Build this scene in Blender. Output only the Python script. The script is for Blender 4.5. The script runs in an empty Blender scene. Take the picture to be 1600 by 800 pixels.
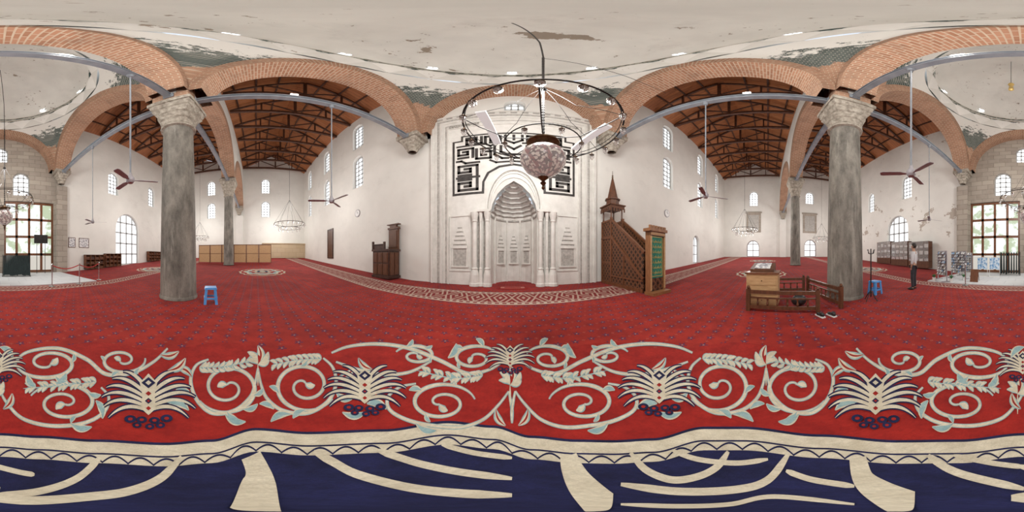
import bpy, bmesh, math, random
from mathutils import Vector, Matrix
from mathutils.geometry import tessellate_polygon
random.seed(4)
pi=math.pi; sin=math.sin; cos=math.cos; D=math.radians
scene=bpy.context.scene
COL=scene.collection
H=1.3
def zf(x): return max(0,abs(x)-5)*0.055
# ------------------------------------------------------------ node helpers
class E:
    def __init__(s,nt,k): s.nt=nt; s.k=k
    def _m(s,op,*a,clamp=False):
        n=s.nt.nodes.new('ShaderNodeMath'); n.operation=op; n.use_clamp=clamp
        for i,v in enumerate((s,)+a):
            if isinstance(v,E): s.nt.links.new(v.k,n.inputs[i])
            else: n.inputs[i].default_value=v
        return E(s.nt,n.outputs[0])
    def __add__(s,o): return s._m('ADD',o)
    def __sub__(s,o): return s._m('SUBTRACT',o)
    def __mul__(s,o): return s._m('MULTIPLY',o)
    def __truediv__(s,o): return s._m('DIVIDE',o)
    def gt(s,o): return s._m('GREATER_THAN',o)
    def lt(s,o): return s._m('LESS_THAN',o)
    def fr(s): return s._m('FRACT')
    def fl(s): return s._m('FLOOR')
    def ab(s): return s._m('ABSOLUTE')
    def sq(s): return s._m('SQRT')
    def sn(s): return s._m('SINE')
    def cs(s): return s._m('COSINE')
    def at(s,o): return s._m('ARCTAN2',o)
    def mn(s,o): return s._m('MINIMUM',o)
    def mx(s,o): return s._m('MAXIMUM',o)
def mixc(nt,f,a,b,mode='MIX'):
    n=nt.nodes.new('ShaderNodeMix'); n.data_type='RGBA'; n.blend_type=mode
    for i,v in ((0,f),(6,a),(7,b)):
        if isinstance(v,E): v=v.k
        if isinstance(v,(float,int)): n.inputs[i].default_value=v
        elif isinstance(v,tuple): n.inputs[i].default_value=(*v[:3],1)
        else: nt.links.new(v,n.inputs[i])
    return n.outputs[2]
def newmat(name,rough=.7,metal=0):
    m=bpy.data.materials.new(name); m.use_nodes=True; nt=m.node_tree
    b=nt.nodes['Principled BSDF']; b.inputs['Roughness'].default_value=rough; b.inputs['Metallic'].default_value=metal
    return m,nt,b
def posn(nt,world=True):
    if world: k=nt.nodes.new('ShaderNodeNewGeometry').outputs['Position']
    else: k=nt.nodes.new('ShaderNodeTexCoord').outputs['Object']
    s=nt.nodes.new('ShaderNodeSeparateXYZ'); nt.links.new(k,s.inputs[0])
    return k,E(nt,s.outputs[0]),E(nt,s.outputs[1]),E(nt,s.outputs[2])
def comb(nt,x,y,z):
    n=nt.nodes.new('ShaderNodeCombineXYZ')
    for i,v in enumerate((x,y,z)):
        if isinstance(v,E): nt.links.new(v.k,n.inputs[i])
        else: n.inputs[i].default_value=v
    return n.outputs[0]
def noise(nt,vec,scale,detail=5,rough=.6):
    n=nt.nodes.new('ShaderNodeTexNoise'); n.inputs['Scale'].default_value=scale; n.inputs['Detail'].default_value=detail; n.inputs['Roughness'].default_value=rough
    nt.links.new(vec,n.inputs['Vector']); return E(nt,n.outputs[0])
def ramp(nt,e,lo,hi):
    n=nt.nodes.new('ShaderNodeMapRange'); n.inputs[1].default_value=lo; n.inputs[2].default_value=hi
    nt.links.new(e.k,n.inputs[0]); return E(nt,n.outputs[0])
def bump(nt,b,h,st=.3,dist=.02):
    n=nt.nodes.new('ShaderNodeBump'); n.inputs['Strength'].default_value=st; n.inputs['Distance'].default_value=dist
    nt.links.new(h.k,n.inputs['Height']); nt.links.new(n.outputs[0],b.inputs['Normal'])
def noisy(name,c1,c2,scale=3,rough=.7,metal=0,bm=0,lo=.35,hi=.65,world=False,st=(1,1,1),em=0):
    m,nt,b=newmat(name,rough,metal); v,x,y,z=posn(nt,world)
    if st!=(1,1,1): v=comb(nt,x*st[0],y*st[1],z*st[2])
    n=noise(nt,v,scale); f=ramp(nt,n,lo,hi)
    nt.links.new(mixc(nt,f,c1,c2),b.inputs['Base Color'])
    if em: b.inputs['Emission Color'].default_value=(1,1,1,1); b.inputs['Emission Strength'].default_value=em
    if bm: bump(nt,b,n,bm)
    return m
def emis(name,c,s):
    m,nt,b=newmat(name); b.inputs['Base Color'].default_value=(.1,.1,.1,1)
    b.inputs['Emission Color'].default_value=(*c,1); b.inputs['Emission Strength'].default_value=s
    return m
def pile(name,c1,c2,scale):
    m,nt,b=newmat(name,.97); v,x,y,z=posn(nt)
    n=noise(nt,v,scale,6,.7); n2=noise(nt,v,160,2); n3=noise(nt,comb(nt,x*60,y*22,z),1,3)
    c=mixc(nt,ramp(nt,n,.36,.64),c1,c2); c=mixc(nt,ramp(nt,n2,.3,.7)*.35,c,tuple(k*.55 for k in c1))
    c=mixc(nt,ramp(nt,n3,.45,.7)*.3,c,tuple(k*.6 for k in c1))
    nt.links.new(c,b.inputs['Base Color']); bump(nt,b,n2,.6,.006); return m
# ------------------------------------------------------------ materials
def plaster_mat(name,c,stain=(.5,.4,.3),thr=.68,sc=.9,c2=None,zlo=None,thr2=None,grey=.25,spots=()):
    m,nt,b=newmat(name,.85); v,x,y,z=posn(nt)
    n=noise(nt,v,.5,3); base=mixc(nt,ramp(nt,n,.3,.7),c,c2 or tuple(k*.90 for k in c))
    base=mixc(nt,ramp(nt,noise(nt,comb(nt,x,y,z*1.6),.55,9,.75),.56,.72)*grey,base,(.42,.40,.37))
    n2=noise(nt,v,sc,8,.65)
    if zlo: n2=n2+((z-zlo).ab()*-.03+.06).mx(-.05)
    for (sx_,sy_,rx,ry,am) in spots:
        dx=(x-sx_)/rx; dy=(y-sy_)/ry; d=(dx*dx+dy*dy).sq()
        n2=n2+(d*-1+1).mx(0)*am
    f=ramp(nt,n2,thr,thr+.012)*.75
    if thr2: f=f.mx(ramp(nt,noise(nt,v,4.5,6,.6)+noise(nt,v,.35,2)*.5,thr2,thr2+.012)*.7)
    nt.links.new(mixc(nt,f,base,stain),b.inputs['Base Color'])
    bump(nt,b,noise(nt,v,18,4),.1)
    return m
PLA=plaster_mat('plaster_white',(.80,.79,.745),(.5,.44,.38),.73)
PLS=plaster_mat('stained_plaster',(.80,.79,.745),(.34,.27,.21),.62,.8,None,5.0)
DOM=plaster_mat('dome_plaster',(.85,.84,.79),(.20,.13,.07),.665,1.0,(.73,.72,.68),None,.93,.3,((.75,3.5,1.1,.55,.32),(-2.2,3.3,1.3,1.0,.13),(1.9,3.6,.8,.8,.14)))
def bricktex(nt,vec,c1,c2,mo,bw,rh,mort):
    t=nt.nodes.new('ShaderNodeTexBrick')
    nt.links.new(vec,t.inputs[0]); t.inputs['Color1'].default_value=(*c1,1); t.inputs['Color2'].default_value=(*c2,1); t.inputs['Mortar'].default_value=(*mo,1)
    t.inputs['Scale'].default_value=1; t.inputs['Mortar Size'].default_value=mort; t.inputs['Brick Width'].default_value=bw; t.inputs['Row Height'].default_value=rh
    return t
def brick_uv(name,c1,c2,mo,bw,rh,mort=.012):
    m,nt,b=newmat(name,.85)
    uv=nt.nodes.new('ShaderNodeUVMap'); t=bricktex(nt,uv.outputs[0],c1,c2,mo,bw,rh,mort)
    v,x,y,z=posn(nt); n=ramp(nt,noise(nt,v,2.2,7),.35,.7)
    c=mixc(nt,n*.35,t.outputs[0],(.37,.22,.14))
    c=mixc(nt,ramp(nt,noise(nt,v,.9,8,.7),.50,.68)*.5,c,(.16,.10,.07))
    nt.links.new(c,b.inputs['Base Color'])
    bump(nt,b,E(nt,t.outputs[1])*-1,.5,.015)
    return m
BRK=brick_uv('arch_brick',(.27,.12,.065),(.40,.20,.12),(.47,.37,.27),.36,.12,.018)
def worldbrick(name,c1,c2,mo,bw,rh,mort,axis,cc=(.5,.42,.33)):
    m,nt,b=newmat(name,.9); v,x,y,z=posn(nt)
    vec=comb(nt,x+y,z,0) if axis=='z' else comb(nt,x,y,0)
    t=bricktex(nt,vec,c1,c2,mo,bw,rh,mort)
    n=ramp(nt,noise(nt,v,2.5,8),.3,.7)
    nt.links.new(mixc(nt,n*.5,t.outputs[0],cc),b.inputs['Base Color'])
    bump(nt,b,E(nt,t.outputs[1])*-1,.3,.02)
    return m
STN=worldbrick('stone_blocks',(.28,.24,.20),(.42,.37,.31),(.2,.17,.14),.9,.42,.02,'z',(.40,.36,.31))
YST=worldbrick('yellow_stone',(.48,.37,.23),(.56,.45,.30),(.4,.3,.2),1.1,.6,.02,'z',(.5,.42,.3))
IMP=worldbrick('impost_brick',(.27,.12,.065),(.40,.20,.12),(.47,.37,.27),.36,.11,.016,'z',(.32,.19,.12))
def pend():
    m,nt,b=newmat('pendentive_surface',.9); v,x,y,z=posn(nt)
    vec=comb(nt,x+y,z,0)
    te=bricktex(nt,vec,(.02,.045,.042),(.08,.11,.10),(.24,.24,.21),.2,.1,.018)
    br=bricktex(nt,vec,(.27,.12,.065),(.40,.20,.12),(.47,.37,.27),.3,.1,.016)
    nl=noise(nt,v,1.1,8,.7)
    c=mixc(nt,(z+nl*2.4).gt(11.9),br.outputs[0],te.outputs[0])
    c=mixc(nt,((noise(nt,comb(nt,x,y,z*3),1.8,8,.75)*3.4)+z).gt(13.65),c,(.70,.69,.64))
    nt.links.new(c,b.inputs['Base Color']); return m
TEAL=pend()
GRYS=noisy('teal_cornice',(.04,.07,.065),(.38,.39,.35),3,.8,world=True,lo=.45,hi=.55)
TANL=noisy('tan_cornice',(.36,.28,.18),(.66,.62,.52),3,.8,world=True)
def plank(name):
    m,nt,b=newmat(name,.6); v,x,y,z=posn(nt)
    t=bricktex(nt,comb(nt,y*1.06,x,0),(.39,.14,.045),(.26,.088,.03),(.06,.02,.008),2.6,.26,.014)
    n=noise(nt,comb(nt,x*5,y*1.2,z),2,6)
    nt.links.new(mixc(nt,ramp(nt,n,.3,.7)*.5,t.outputs[0],(.50,.20,.07)),b.inputs['Base Color'])
    return m
PLK=plank('ceiling_planks')
DWD=noisy('dark_beam',(.05,.02,.011),(.105,.04,.02),4,.6,world=True)
WDM=noisy('walnut_wood',(.075,.027,.012),(.14,.053,.023),6,.45,bm=.1,st=(3,3,.6))
WDL=noisy('light_wood',(.46,.28,.13),(.58,.37,.19),5,.5,st=(1,1,6))
WDR=noisy('red_brown_wood',(.12,.043,.018),(.21,.078,.031),6,.4,st=(3,3,.7))
WDO=noisy('orange_brown_wood',(.22,.095,.038),(.33,.15,.062),6,.4,st=(3,3,.7))
WDD=noisy('dark_carved_wood',(.03,.012,.008),(.07,.026,.015),7,.45,bm=.3)
def granite():
    m,nt,b=newmat('granite',.7); v,x,y,z=posn(nt,False)
    c=mixc(nt,ramp(nt,noise(nt,comb(nt,x,y,z*.35),2.6,8,.7),.34,.66),(.085,.078,.066),(.30,.28,.24))
    c=mixc(nt,ramp(nt,noise(nt,comb(nt,x*3,y*3,z*.25),1.6,6,.7),.56,.68)*.6,c,(.42,.40,.35))
    c=mixc(nt,ramp(nt,noise(nt,v,45,2),.55,.75)*.5,c,(.05,.045,.04))
    nt.links.new(c,b.inputs['Base Color']); bump(nt,b,noise(nt,v,30,4),.2); return m
GRN=granite()
CAPM=noisy('capital_stone',(.24,.21,.17),(.48,.44,.37),7,.85,bm=.5)
MAR=noisy('carved_marble',(.67,.655,.615),(.77,.755,.715),3,.6,bm=.12)
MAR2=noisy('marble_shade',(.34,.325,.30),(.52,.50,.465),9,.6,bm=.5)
BLK=noisy('black_marble',(.02,.018,.018),(.06,.052,.048),6,.4)
INSC=noisy('inscription_stone',(.20,.19,.17),(.55,.53,.49),14,.7,lo=.47,hi=.53,st=(1,1,1.4))
STL=noisy('blue_grey_steel',(.21,.235,.265),(.29,.315,.345),3,.45)
IRN=noisy('black_iron',(.012,.01,.01),(.03,.026,.025),8,.45,metal=.4)
BRZ=noisy('bronze',(.08,.045,.02),(.17,.10,.05),12,.35,metal=.8)
FANB=noisy('fan_grey',(.30,.29,.31),(.40,.38,.41),5,.4)
WHT=noisy('white_enamel',(.75,.75,.74),(.82,.82,.81),5,.4)
LATW=noisy('backlit_window_lattice',(.40,.41,.41),(.52,.53,.53),5,.6)  # white lattice coloured grey, its backlit shade put into the base colour
TUB=noisy('lit_tube_housing',(.6,.62,.62),(.7,.72,.72),5,.4,em=.4)
BLU=noisy('blue_plastic',(.07,.27,.62),(.10,.33,.70),5,.35)
RED=noisy('red_velvet',(.4,.01,.01),(.5,.02,.02),12,.7)
CHR=noisy('chrome',(.5,.5,.5),(.6,.6,.6),12,.2,metal=.9)
GRE=noisy('green_cloth',(.012,.18,.12),(.03,.26,.18),10,.6)
GLD=noisy('gold_paint',(.55,.38,.10),(.7,.5,.18),12,.4,metal=.3)
CRM=pile('carpet_cream',(.54,.48,.36),(.72,.66,.52),9)
CBL=pile('carpet_pale_blue',(.22,.37,.39),(.36,.49,.49),15)
CNV=pile('carpet_navy',(.004,.005,.034),(.013,.016,.082),7)
CRD=pile('carpet_deep_red',(.24,.006,.004),(.39,.016,.009),5)
CPK=pile('carpet_rose',(.45,.13,.11),(.55,.22,.18),14)
TIL=worldbrick('white_marble_floor',(.62,.64,.66),(.7,.72,.73),(.4,.42,.44),.9,.9,.01,'xy',(.72,.74,.76))
CON=noisy('slab_concrete',(.3,.28,.26),(.38,.36,.33),3,.9,world=True)
GLASS,nt_,b_=newmat('clear_glass',.08); b_.inputs['Base Color'].default_value=(.75,.72,.7,1); b_.inputs['Transmission Weight'].default_value=.6; b_.inputs['Alpha'].default_value=.45
PANE=emis('bright_window_glass',(.95,.98,1),2.3)
PAND=emis('bright_door_opening',(.97,.98,1),1.2)
def garden():
    m,nt,b=newmat('courtyard_glass'); v,x,y,z=posn(nt); n=noise(nt,v,1.1,6)
    c=mixc(nt,ramp(nt,n,.47,.56),(.95,1,1),(.40,.48,.32)); c=mixc(nt,z.lt(1.3),c,(.5,.47,.42))
    nt.links.new(c,b.inputs['Emission Color']); b.inputs['Emission Strength'].default_value=1.15; b.inputs['Base Color'].default_value=(.1,.1,.1,1); return m
GARD=garden()
def lattice(name,c1,c2,s,w):
    m,nt,b=newmat(name,.5); v,x,y,z=posn(nt,False); u=(x+y)/s; q=z/s
    a=((u+q).fr()-.5).ab(); c=((u-q).fr()-.5).ab(); e=((u*2).fr()-.5).ab(); g=((q*2).fr()-.5).ab()
    l=a.lt(w).mx(c.lt(w)).mx(e.lt(w)).mx(g.lt(w*.7))
    nt.links.new(mixc(nt,l,c1,c2),b.inputs['Base Color']); bump(nt,b,l,.6,.02); return m
LAT=lattice('star_lattice_wood',(.022,.008,.004),(.20,.08,.034),.24,.085)
def mosaic():
    m,nt,b=newmat('mosaic_glass',.25); v,x,y,z=posn(nt,False)
    t=nt.nodes.new('ShaderNodeTexVoronoi'); t.inputs['Scale'].default_value=20; nt.links.new(v,t.inputs['Vector'])
    s=nt.nodes.new('ShaderNodeSeparateXYZ'); nt.links.new(t.outputs['Color'],s.inputs[0])
    f=E(nt,s.outputs[0]); th=y.at(x); f2=((th*(8/(2*pi))+z*1.5).fr()-.5).ab().lt(.12)
    c=mixc(nt,f.gt(.28),(.22,.12,.13),(.62,.58,.53)); c=mixc(nt,f2,c,(.26,.11,.11)); 
    e=E(nt,t.outputs['Distance']).gt(.6)
    nt.links.new(mixc(nt,e,c,(.12,.08,.08)),b.inputs['Base Color'])
    b.inputs['Emission Color'].default_value=(.8,.72,.66,1); b.inputs['Emission Strength'].default_value=.14; return m
MOS=mosaic()
def carpet():
    m,nt,b=newmat('red_floral_carpet',.97); v,x,y,z=posn(nt)
    red=mixc(nt,ramp(nt,noise(nt,v,1.6,8,.7),.38,.62),(.24,.009,.005),(.40,.022,.011))
    red=mixc(nt,ramp(nt,noise(nt,v,.35,3),.45,.6)*.4,red,(.17,.006,.005))
    def flower(s,ox,oy,R,A,k):
        yy=y/s+oy; row=yy.fl(); xx=x/s+ox+(row*.5)
        gx=xx.fr()-.5; gy=yy.fr()-.5; r=(gx*gx+gy*gy).sq(); th=gy.at(gx)
        return r,(th*k).cs(),r.lt(((th*k).cs()*A)+R)
    r,c5,f=flower(.25,.1,.2,.17,.09,5)
    c=mixc(nt,f*.85,red,(.035,.018,.07))
    c=mixc(nt,r.lt(.06),c,(.34,.17,.15))
    r2,c3,f2=flower(.25,.6,.2,.065,.05,4)
    c=mixc(nt,f2*.6,c,(.34,.10,.07))
    ring=(r-.33).ab().lt(.025)*c3.gt(-.2)
    c=mixc(nt,ring*.5,c,(.10,.008,.02))
    def band(y0,y1,c):
        mid=(y0+y1)/2; hw=(y1-y0)/2
        vv=((y-mid)/hw).ab(); m1=vv.lt(1)
        u=((x/.7).fr()-.5).ab()*2
        dd=(u+vv*.9); p=((dd*2.1).fr()).lt(.38)
        edge=(vv-.88).ab().lt(.05).mx((vv-.66).ab().lt(.035))
        inner=mixc(nt,p*vv.lt(.6),(.20,.014,.014),(.50,.36,.29))
        u2=((x/.2).fr()-.5).ab().lt(.22)*(vv-.77).ab().lt(.06)
        inner=mixc(nt,edge.mx(u2),inner,(.56,.45,.37))
        return mixc(nt,m1,c,inner)
    c=band(4.15,5.75,c); c=band(-6.75,-5.95,c)
    n2=noise(nt,v,120,2); c=mixc(nt,ramp(nt,n2,.3,.7)*.3,c,(.12,.005,.004))
    nt.links.new(c,b.inputs['Base Color']); bump(nt,b,n2,.5,.008); return m
CAR=carpet()
SHIRT=noisy('white_shirt',(.55,.56,.58),(.65,.66,.68),6,.8)
TROU=noisy('dark_trousers',(.02,.022,.03),(.04,.042,.05),6,.8)
SKIN=noisy('skin',(.42,.24,.16),(.5,.3,.21),6,.6)
HAIR=noisy('black_hair',(.01,.008,.006),(.03,.022,.016),20,.6)
SHOE=noisy('black_leather',(.01,.01,.01),(.03,.03,.03),9,.4)
PAP=noisy('printed_paper',(.30,.30,.34),(.8,.8,.8),9,.6,lo=.42,hi=.52)
PAPB=noisy('blue_poster_paper',(.12,.32,.6),(.7,.8,.9),7,.6,lo=.42,hi=.55)
CLO=noisy('dark_garments',(.01,.016,.018),(.02,.035,.035),5,.9,st=(8,8,.5))
PLANT=noisy('green_leaves',(.03,.12,.04),(.06,.24,.08),10,.7)
# ------------------------------------------------------------ mesh builder
BXF=[(0,1,2,3),(4,5,6,7),(0,1,5,4),(1,2,6,5),(2,3,7,6),(3,0,4,7)]
BXG=[(0,2,3,1),(4,5,7,6),(0,1,5,4),(2,6,7,3),(0,4,6,2),(1,3,7,5)]
class MB:
    def __init__(s): s.v=[]; s.f=[]; s.m=[]; s.uv={}
    def add(s,vs,fs,mi=0,uvs=None):
        o=len(s.v); s.v+= [tuple(p) for p in vs]
        for i,f in enumerate(fs):
            if uvs: s.uv[len(s.f)]=uvs[i]
            s.f.append([o+k for k in f]); s.m.append(mi)
        return s
    def box(s,x0,x1,y0,y1,z0,z1,mi=0):
        return s.add([(x,y,z) for z in (z0,z1) for y in (y0,y1) for x in (x0,x1)],BXG,mi)
    def beam(s,p,q,w,h,mi=0):
        p=Vector(p);q=Vector(q);d=(q-p).normalized(); up=Vector((0,0,1)) if abs(d.z)<.95 else Vector((0,1,0))
        a=d.cross(up).normalized(); b=a.cross(d).normalized(); v=[]
        for c in (p,q):
            for i,j in ((-1,-1),(1,-1),(1,1),(-1,1)): v.append(c+a*(i*w/2)+b*(j*h/2))
        return s.add(v,BXF,mi)
    def tube(s,pts,r,n=8,mi=0,closed=False):
        P=[Vector(p) for p in pts]; k=len(P); rr=r if isinstance(r,(list,tuple)) else [r]*k; v=[];f=[]
        for i,p in enumerate(P):
            a=P[(i-1)%k] if (closed or i>0) else p; b=P[(i+1)%k] if (closed or i<k-1) else p
            d=(b-a).normalized(); up=Vector((0,0,1)) if abs(d.z)<.9 else Vector((1,0,0))
            x=d.cross(up).normalized(); y=x.cross(d).normalized()
            for j in range(n):
                t=2*pi*j/n; v.append(p+(x*cos(t)+y*sin(t))*rr[i])
        for i in range(k if closed else k-1):
            for j in range(n):
                a=i*n+j; b=i*n+(j+1)%n; c=((i+1)%k)*n+(j+1)%n; d=((i+1)%k)*n+j; f.append((a,b,c,d))
        if not closed: f.append(tuple(range(n))[::-1]); f.append(tuple((k-1)*n+j for j in range(n)))
        return s.add(v,f,mi)
    def ring(s,c,R,r,n=48,m=8,mi=0):
        return s.tube([(c[0]+R*cos(2*pi*i/n),c[1]+R*sin(2*pi*i/n),c[2]) for i in range(n)],r,m,mi,True)
    def lathe(s,prof,c=(0,0,0),n=24,mi=0,a0=0,a1=2*pi,mod=None,sy=1):
        full=abs(a1-a0-2*pi)<1e-6; cn=n if full else n+1; v=[];f=[]
        for (r,z) in prof:
            for j in range(cn):
                t=a0+(a1-a0)*j/n; rr=r*(mod(t,z) if mod else 1)
                v.append((c[0]+rr*cos(t),c[1]+rr*sin(t)*sy,c[2]+z))
        for i in range(len(prof)-1):
            for j in range(n):
                k=(j+1)%cn; f.append((i*cn+j,i*cn+k,(i+1)*cn+k,(i+1)*cn+j))
        return s.add(v,f,mi)
    def ball(s,c,r,n=16,mi=0):
        if not isinstance(r,(tuple,list)): r=(r,r,r)
        v=[];f=[];m=n//2
        for i in range(m+1):
            p=pi*i/m
            for j in range(n):
                t=2*pi*j/n; v.append((c[0]+r[0]*sin(p)*cos(t),c[1]+r[1]*sin(p)*sin(t),c[2]-r[2]*cos(p)))
        for i in range(m):
            for j in range(n): f.append((i*n+j,i*n+(j+1)%n,(i+1)*n+(j+1)%n,(i+1)*n+j))
        return s.add(v,f,mi)
    def prism(s,loops,w0,w1,mp,mi=0,sides=True):
        flat=[p for l in loops for p in l]; tris=tessellate_polygon([[Vector((a,b,0)) for a,b in l] for l in loops])
        n=len(flat); v=[mp(a,w0,b) for a,b in flat]+[mp(a,w1,b) for a,b in flat]
        f=[tuple(t) for t in tris]+[tuple(k+n for k in t)[::-1] for t in tris]
        s.add(v,f,mi)
        if sides:
            for l in loops:
                k=len(l); vv=[mp(a,w0,b) for a,b in l]+[mp(a,w1,b) for a,b in l]
                s.add(vv,[(i,(i+1)%k,k+(i+1)%k,k+i) for i in range(k)],mi)
        return s
def build(mb,name,mats,parent=None,label=None,cat=None,kind=None,group=None,smooth=False,loc=None,rz=0,norm=True):
    me=bpy.data.meshes.new(name); me.from_pydata(mb.v,[],mb.f)
    for m in (mats if isinstance(mats,(list,tuple)) else [mats]): me.materials.append(m)
    for p,mi in zip(me.polygons,mb.m): p.material_index=mi
    if mb.uv:
        L=me.uv_layers.new(name='UVMap')
        for i,u in mb.uv.items():
            for k,li in enumerate(me.polygons[i].loop_indices): L.data[li].uv=u[k]
    if norm:
        b=bmesh.new(); b.from_mesh(me)
        if not mb.uv: bmesh.ops.remove_doubles(b,verts=b.verts,dist=1e-5)
        bmesh.ops.recalc_face_normals(b,faces=b.faces); b.to_mesh(me); b.free()
    if smooth:
        for p in me.polygons: p.use_smooth=True
        try: me.set_sharp_from_angle(angle=D(40))
        except Exception: pass
    ob=bpy.data.objects.new(name,me); COL.objects.link(ob)
    if parent: ob.parent=parent
    if loc: ob.location=loc
    ob.rotation_euler[2]=rz
    tag(ob,label,cat,kind,group); return ob
def tag(ob,label=None,cat=None,kind=None,group=None):
    if label: ob['label']=label
    if cat: ob['category']=cat
    if kind: ob['kind']=kind
    if group: ob['group']=group
def T(name,loc,label,cat,rz=0,group=None):
    e=bpy.data.objects.new(name,None); e.empty_display_size=.2; COL.objects.link(e); e.location=loc; e.rotation_euler[2]=rz
    tag(e,label,cat,None,group); return e
def clone(ob,loc=None,rz=None,label=None,scale=None):
    def rec(o,par):
        c=o.copy(); COL.objects.link(c)
        if par: c.parent=par
        for ch in list(o.children): rec(ch,c)
        return c
    c=rec(ob,None)
    if loc is not None: c.location=loc
    if rz is not None: c.rotation_euler[2]=rz
    if label: c['label']=label
    if scale: c.scale=scale
    return c
S=dict(kind='structure')
# ------------------------------------------------------------ room shell
XL,XR,YN,YS=-23.4,26.0,7.1,-12.2
YC=-2.35
def mN(u,w,z): return (u,YN+w,z)
def mS(u,w,z): return (u,YS-w,z)
def mW(u,w,z): return (XL-w,u,z)
def mE(u,w,z): return (XR+w,u,z)
def archpoly(u,w,z0,z1,n=10):
    h=w/2; zs=z1-h
    p=[(u-h,z0),(u+h,z0)]
    for i in range(n+1):
        t=pi*i/n; p.append((u+h*cos(t),zs+h*sin(t)))
    return p
def rect(u,w,z0,z1): return [(u-w/2,z0),(u+w/2,z0),(u+w/2,z1),(u-w/2,z1)]
nwin=[0]; ndoor=[0]
def window(mp,u,w,z0,z1,arched=True,nv=2,dz=.42,pane=None,depth=.3,bar=.085,frame=LATW,door=False,label='tall arched window with white lattice'):
    mb=MB(); h=w/2
    poly=archpoly(u,w-.02,z0+.01,z1-.01) if arched else rect(u,w-.02,z0+.01,z1-.01)
    mb.prism([poly],depth,depth+.03,mp,0)
    fw=.16 if arched else .3
    inner=[(u+(a-u)*(1-fw/w),(z0+z1)/2+(b-(z0+z1)/2)*(1-fw/(z1-z0))) for a,b in poly]
    mb.prism([poly,inner[::-1]],depth-.08,depth,mp,1)
    def hb(a,b,c,d):
        mb.add([mp(x,y,z) for z in (c,d) for y in (depth-.06,depth-.002) for x in (a,b)],BXG,1)
    zs=z1-h if arched else z1
    for i in range(1,nv+1):
        x=u-h+w*i/(nv+1); t=math.sqrt(max(0,1-((x-u)/h)**2))*h if arched else 0
        hb(x-bar/2,x+bar/2,z0,zs+t-.03)
    z=z0+dz
    while z<z1-.1:
        hw=h if z<zs else math.sqrt(max(0,h*h-(z-zs)**2))
        hb(u-hw+.03,u+hw-.03,z-bar/2,z+bar/2); z+=dz
    c=ndoor if door else nwin; c[0]+=1
    return build(mb,('door_%d' if door else 'window_%d')%c[0],[pane or (PAND if door else PANE),frame],label=label,cat='door' if door else 'window',**S)
def wall(name,mp,outer,holes,mat,th=.5,label='white plastered wall'):
    loops=[outer]+[h[::-1] for h in holes]
    mb=MB().prism(loops,0,th,mp,0); return build(mb,name,mat,label=label,cat='wall',**S)
ZT=14.8; RZ=17.7
ww=1.3
nh=[];wins=[]
for u in (-20.7,-15.4,-9.85,10.1,16.1,21.8):
    for z0,z1 in ((6.75,9.8),(10.75,13.8)):
        nh.append(archpoly(u,ww,z0,z1)); wins.append((mN,u,ww,z0,z1))
nh.append(archpoly(.12,.95,10.1,11.25)); wins.append((mN,.12,.95,10.1,11.25))
niche=[(.08-1.0,-.1),(.08+1.0,-.1),(.08+1.0,3.3),(.08+.8,4.1),(.08,4.75),(.08-.8,4.1),(.08-1.0,3.3)]
nh.append(niche)
dN=archpoly(15.1,1.5,zf(15.1)+.02,3.4); nh.append(dN)
wall('wall_north',mN,[(XL,-.2),(XR,-.2),(XR,ZT),(XL,ZT)],nh,PLA)
for w in wins: window(*w)
window(mN,15.1,1.5,zf(15.1)+.02,3.4,nv=1,dz=.9,door=True,label='bright arched side doorway')
def seg(name,mp,u0,u1,wl,mat,zt=ZT,doors=(),label='white plastered wall',rd=False):
    hs=[archpoly(u,w,a,b) for u,w,a,b in wl]+[(rect if rd else archpoly)(*d[:4]) for d in doors]
    wall(name,mp,[(u0,-.2),(u1,-.2),(u1,zt),(u0,zt)],hs,mat,label=label)
    for u,w,a,b in wl: window(mp,u,w,a,b)
seg('wall_south_west',mS,XL,-4.6,[(-10.2,1.25,7.6,10.2),(-16.3,1.25,7.7,10.4),(-21.5,1.25,7.7,10.4)],PLA,doors=[(-12.2,3.4,.42,5.8)])
window(mS,-12.2,3.4,.42,5.8,nv=3,dz=1.1,frame=LATW,bar=.13,door=True,label='arched doorway opening on bright courtyard')
seg('wall_south_east',mS,4.6,XR,[(10.7,1.25,7.3,10.0),(16.6,1.25,7.0,9.6),(22.3,1.25,7.2,10)],PLS,doors=[(12.0,3.0,.4,5.6)],label='white plastered wall with flaking stained patches')
window(mS,12.0,3.0,.4,5.6,nv=3,dz=1.1,door=True,frame=LATW,bar=.13,label='arched doorway opening on bright courtyard')
dz=[(-2.25,3.9,.05,5.6),(2.25,3.9,.05,5.6)]
seg('wall_south',mS,-4.6,4.6,[(-1.6,1.3,6.1,8.2),(1.6,1.3,6.1,8.2),(0,1.2,9.2,10.9)],STN,zt=17.7,doors=dz,label='weathered stone block wall',rd=True)
for u in (-2.25,2.25): window(mS,u,3.9,.05,5.6,arched=False,nv=3,dz=1.37,pane=GARD,frame=WDR,bar=.19,door=True,label='brown timber glazed entrance doors')
wl=[(y,1.25,z0,z0+2.5) for y in (1.4,-6.6) for z0 in (7.0,10.8)]
gab=lambda: [(YS,-.2),(YN,-.2),(YN,ZT),(2.4,RZ),(YC,ZT),(-7.4,RZ),(YS,ZT)]
wall('wall_west',mW,gab(),[archpoly(*w) for w in wl],PLA)
for w in wl: window(mW,*w)
we=[(2.3,1.4,9.6,12.2),(-6.8,1.4,10.2,12.4)]
de=[(2.4,2.0,1.2,3.8),(-6.9,2.0,1.2,4.0)]
wall('wall_east',mE,gab(),[archpoly(*w) for w in we+de],PLA)
for w in we: window(mE,*w)
for w in de: window(mE,*w,nv=1,dz=1.0,door=True,frame=WDM,label='arched doorway with bright light')
xs=[XL-.02,-14,-5,5,14,XR+.02]
fb_=MB()
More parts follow.
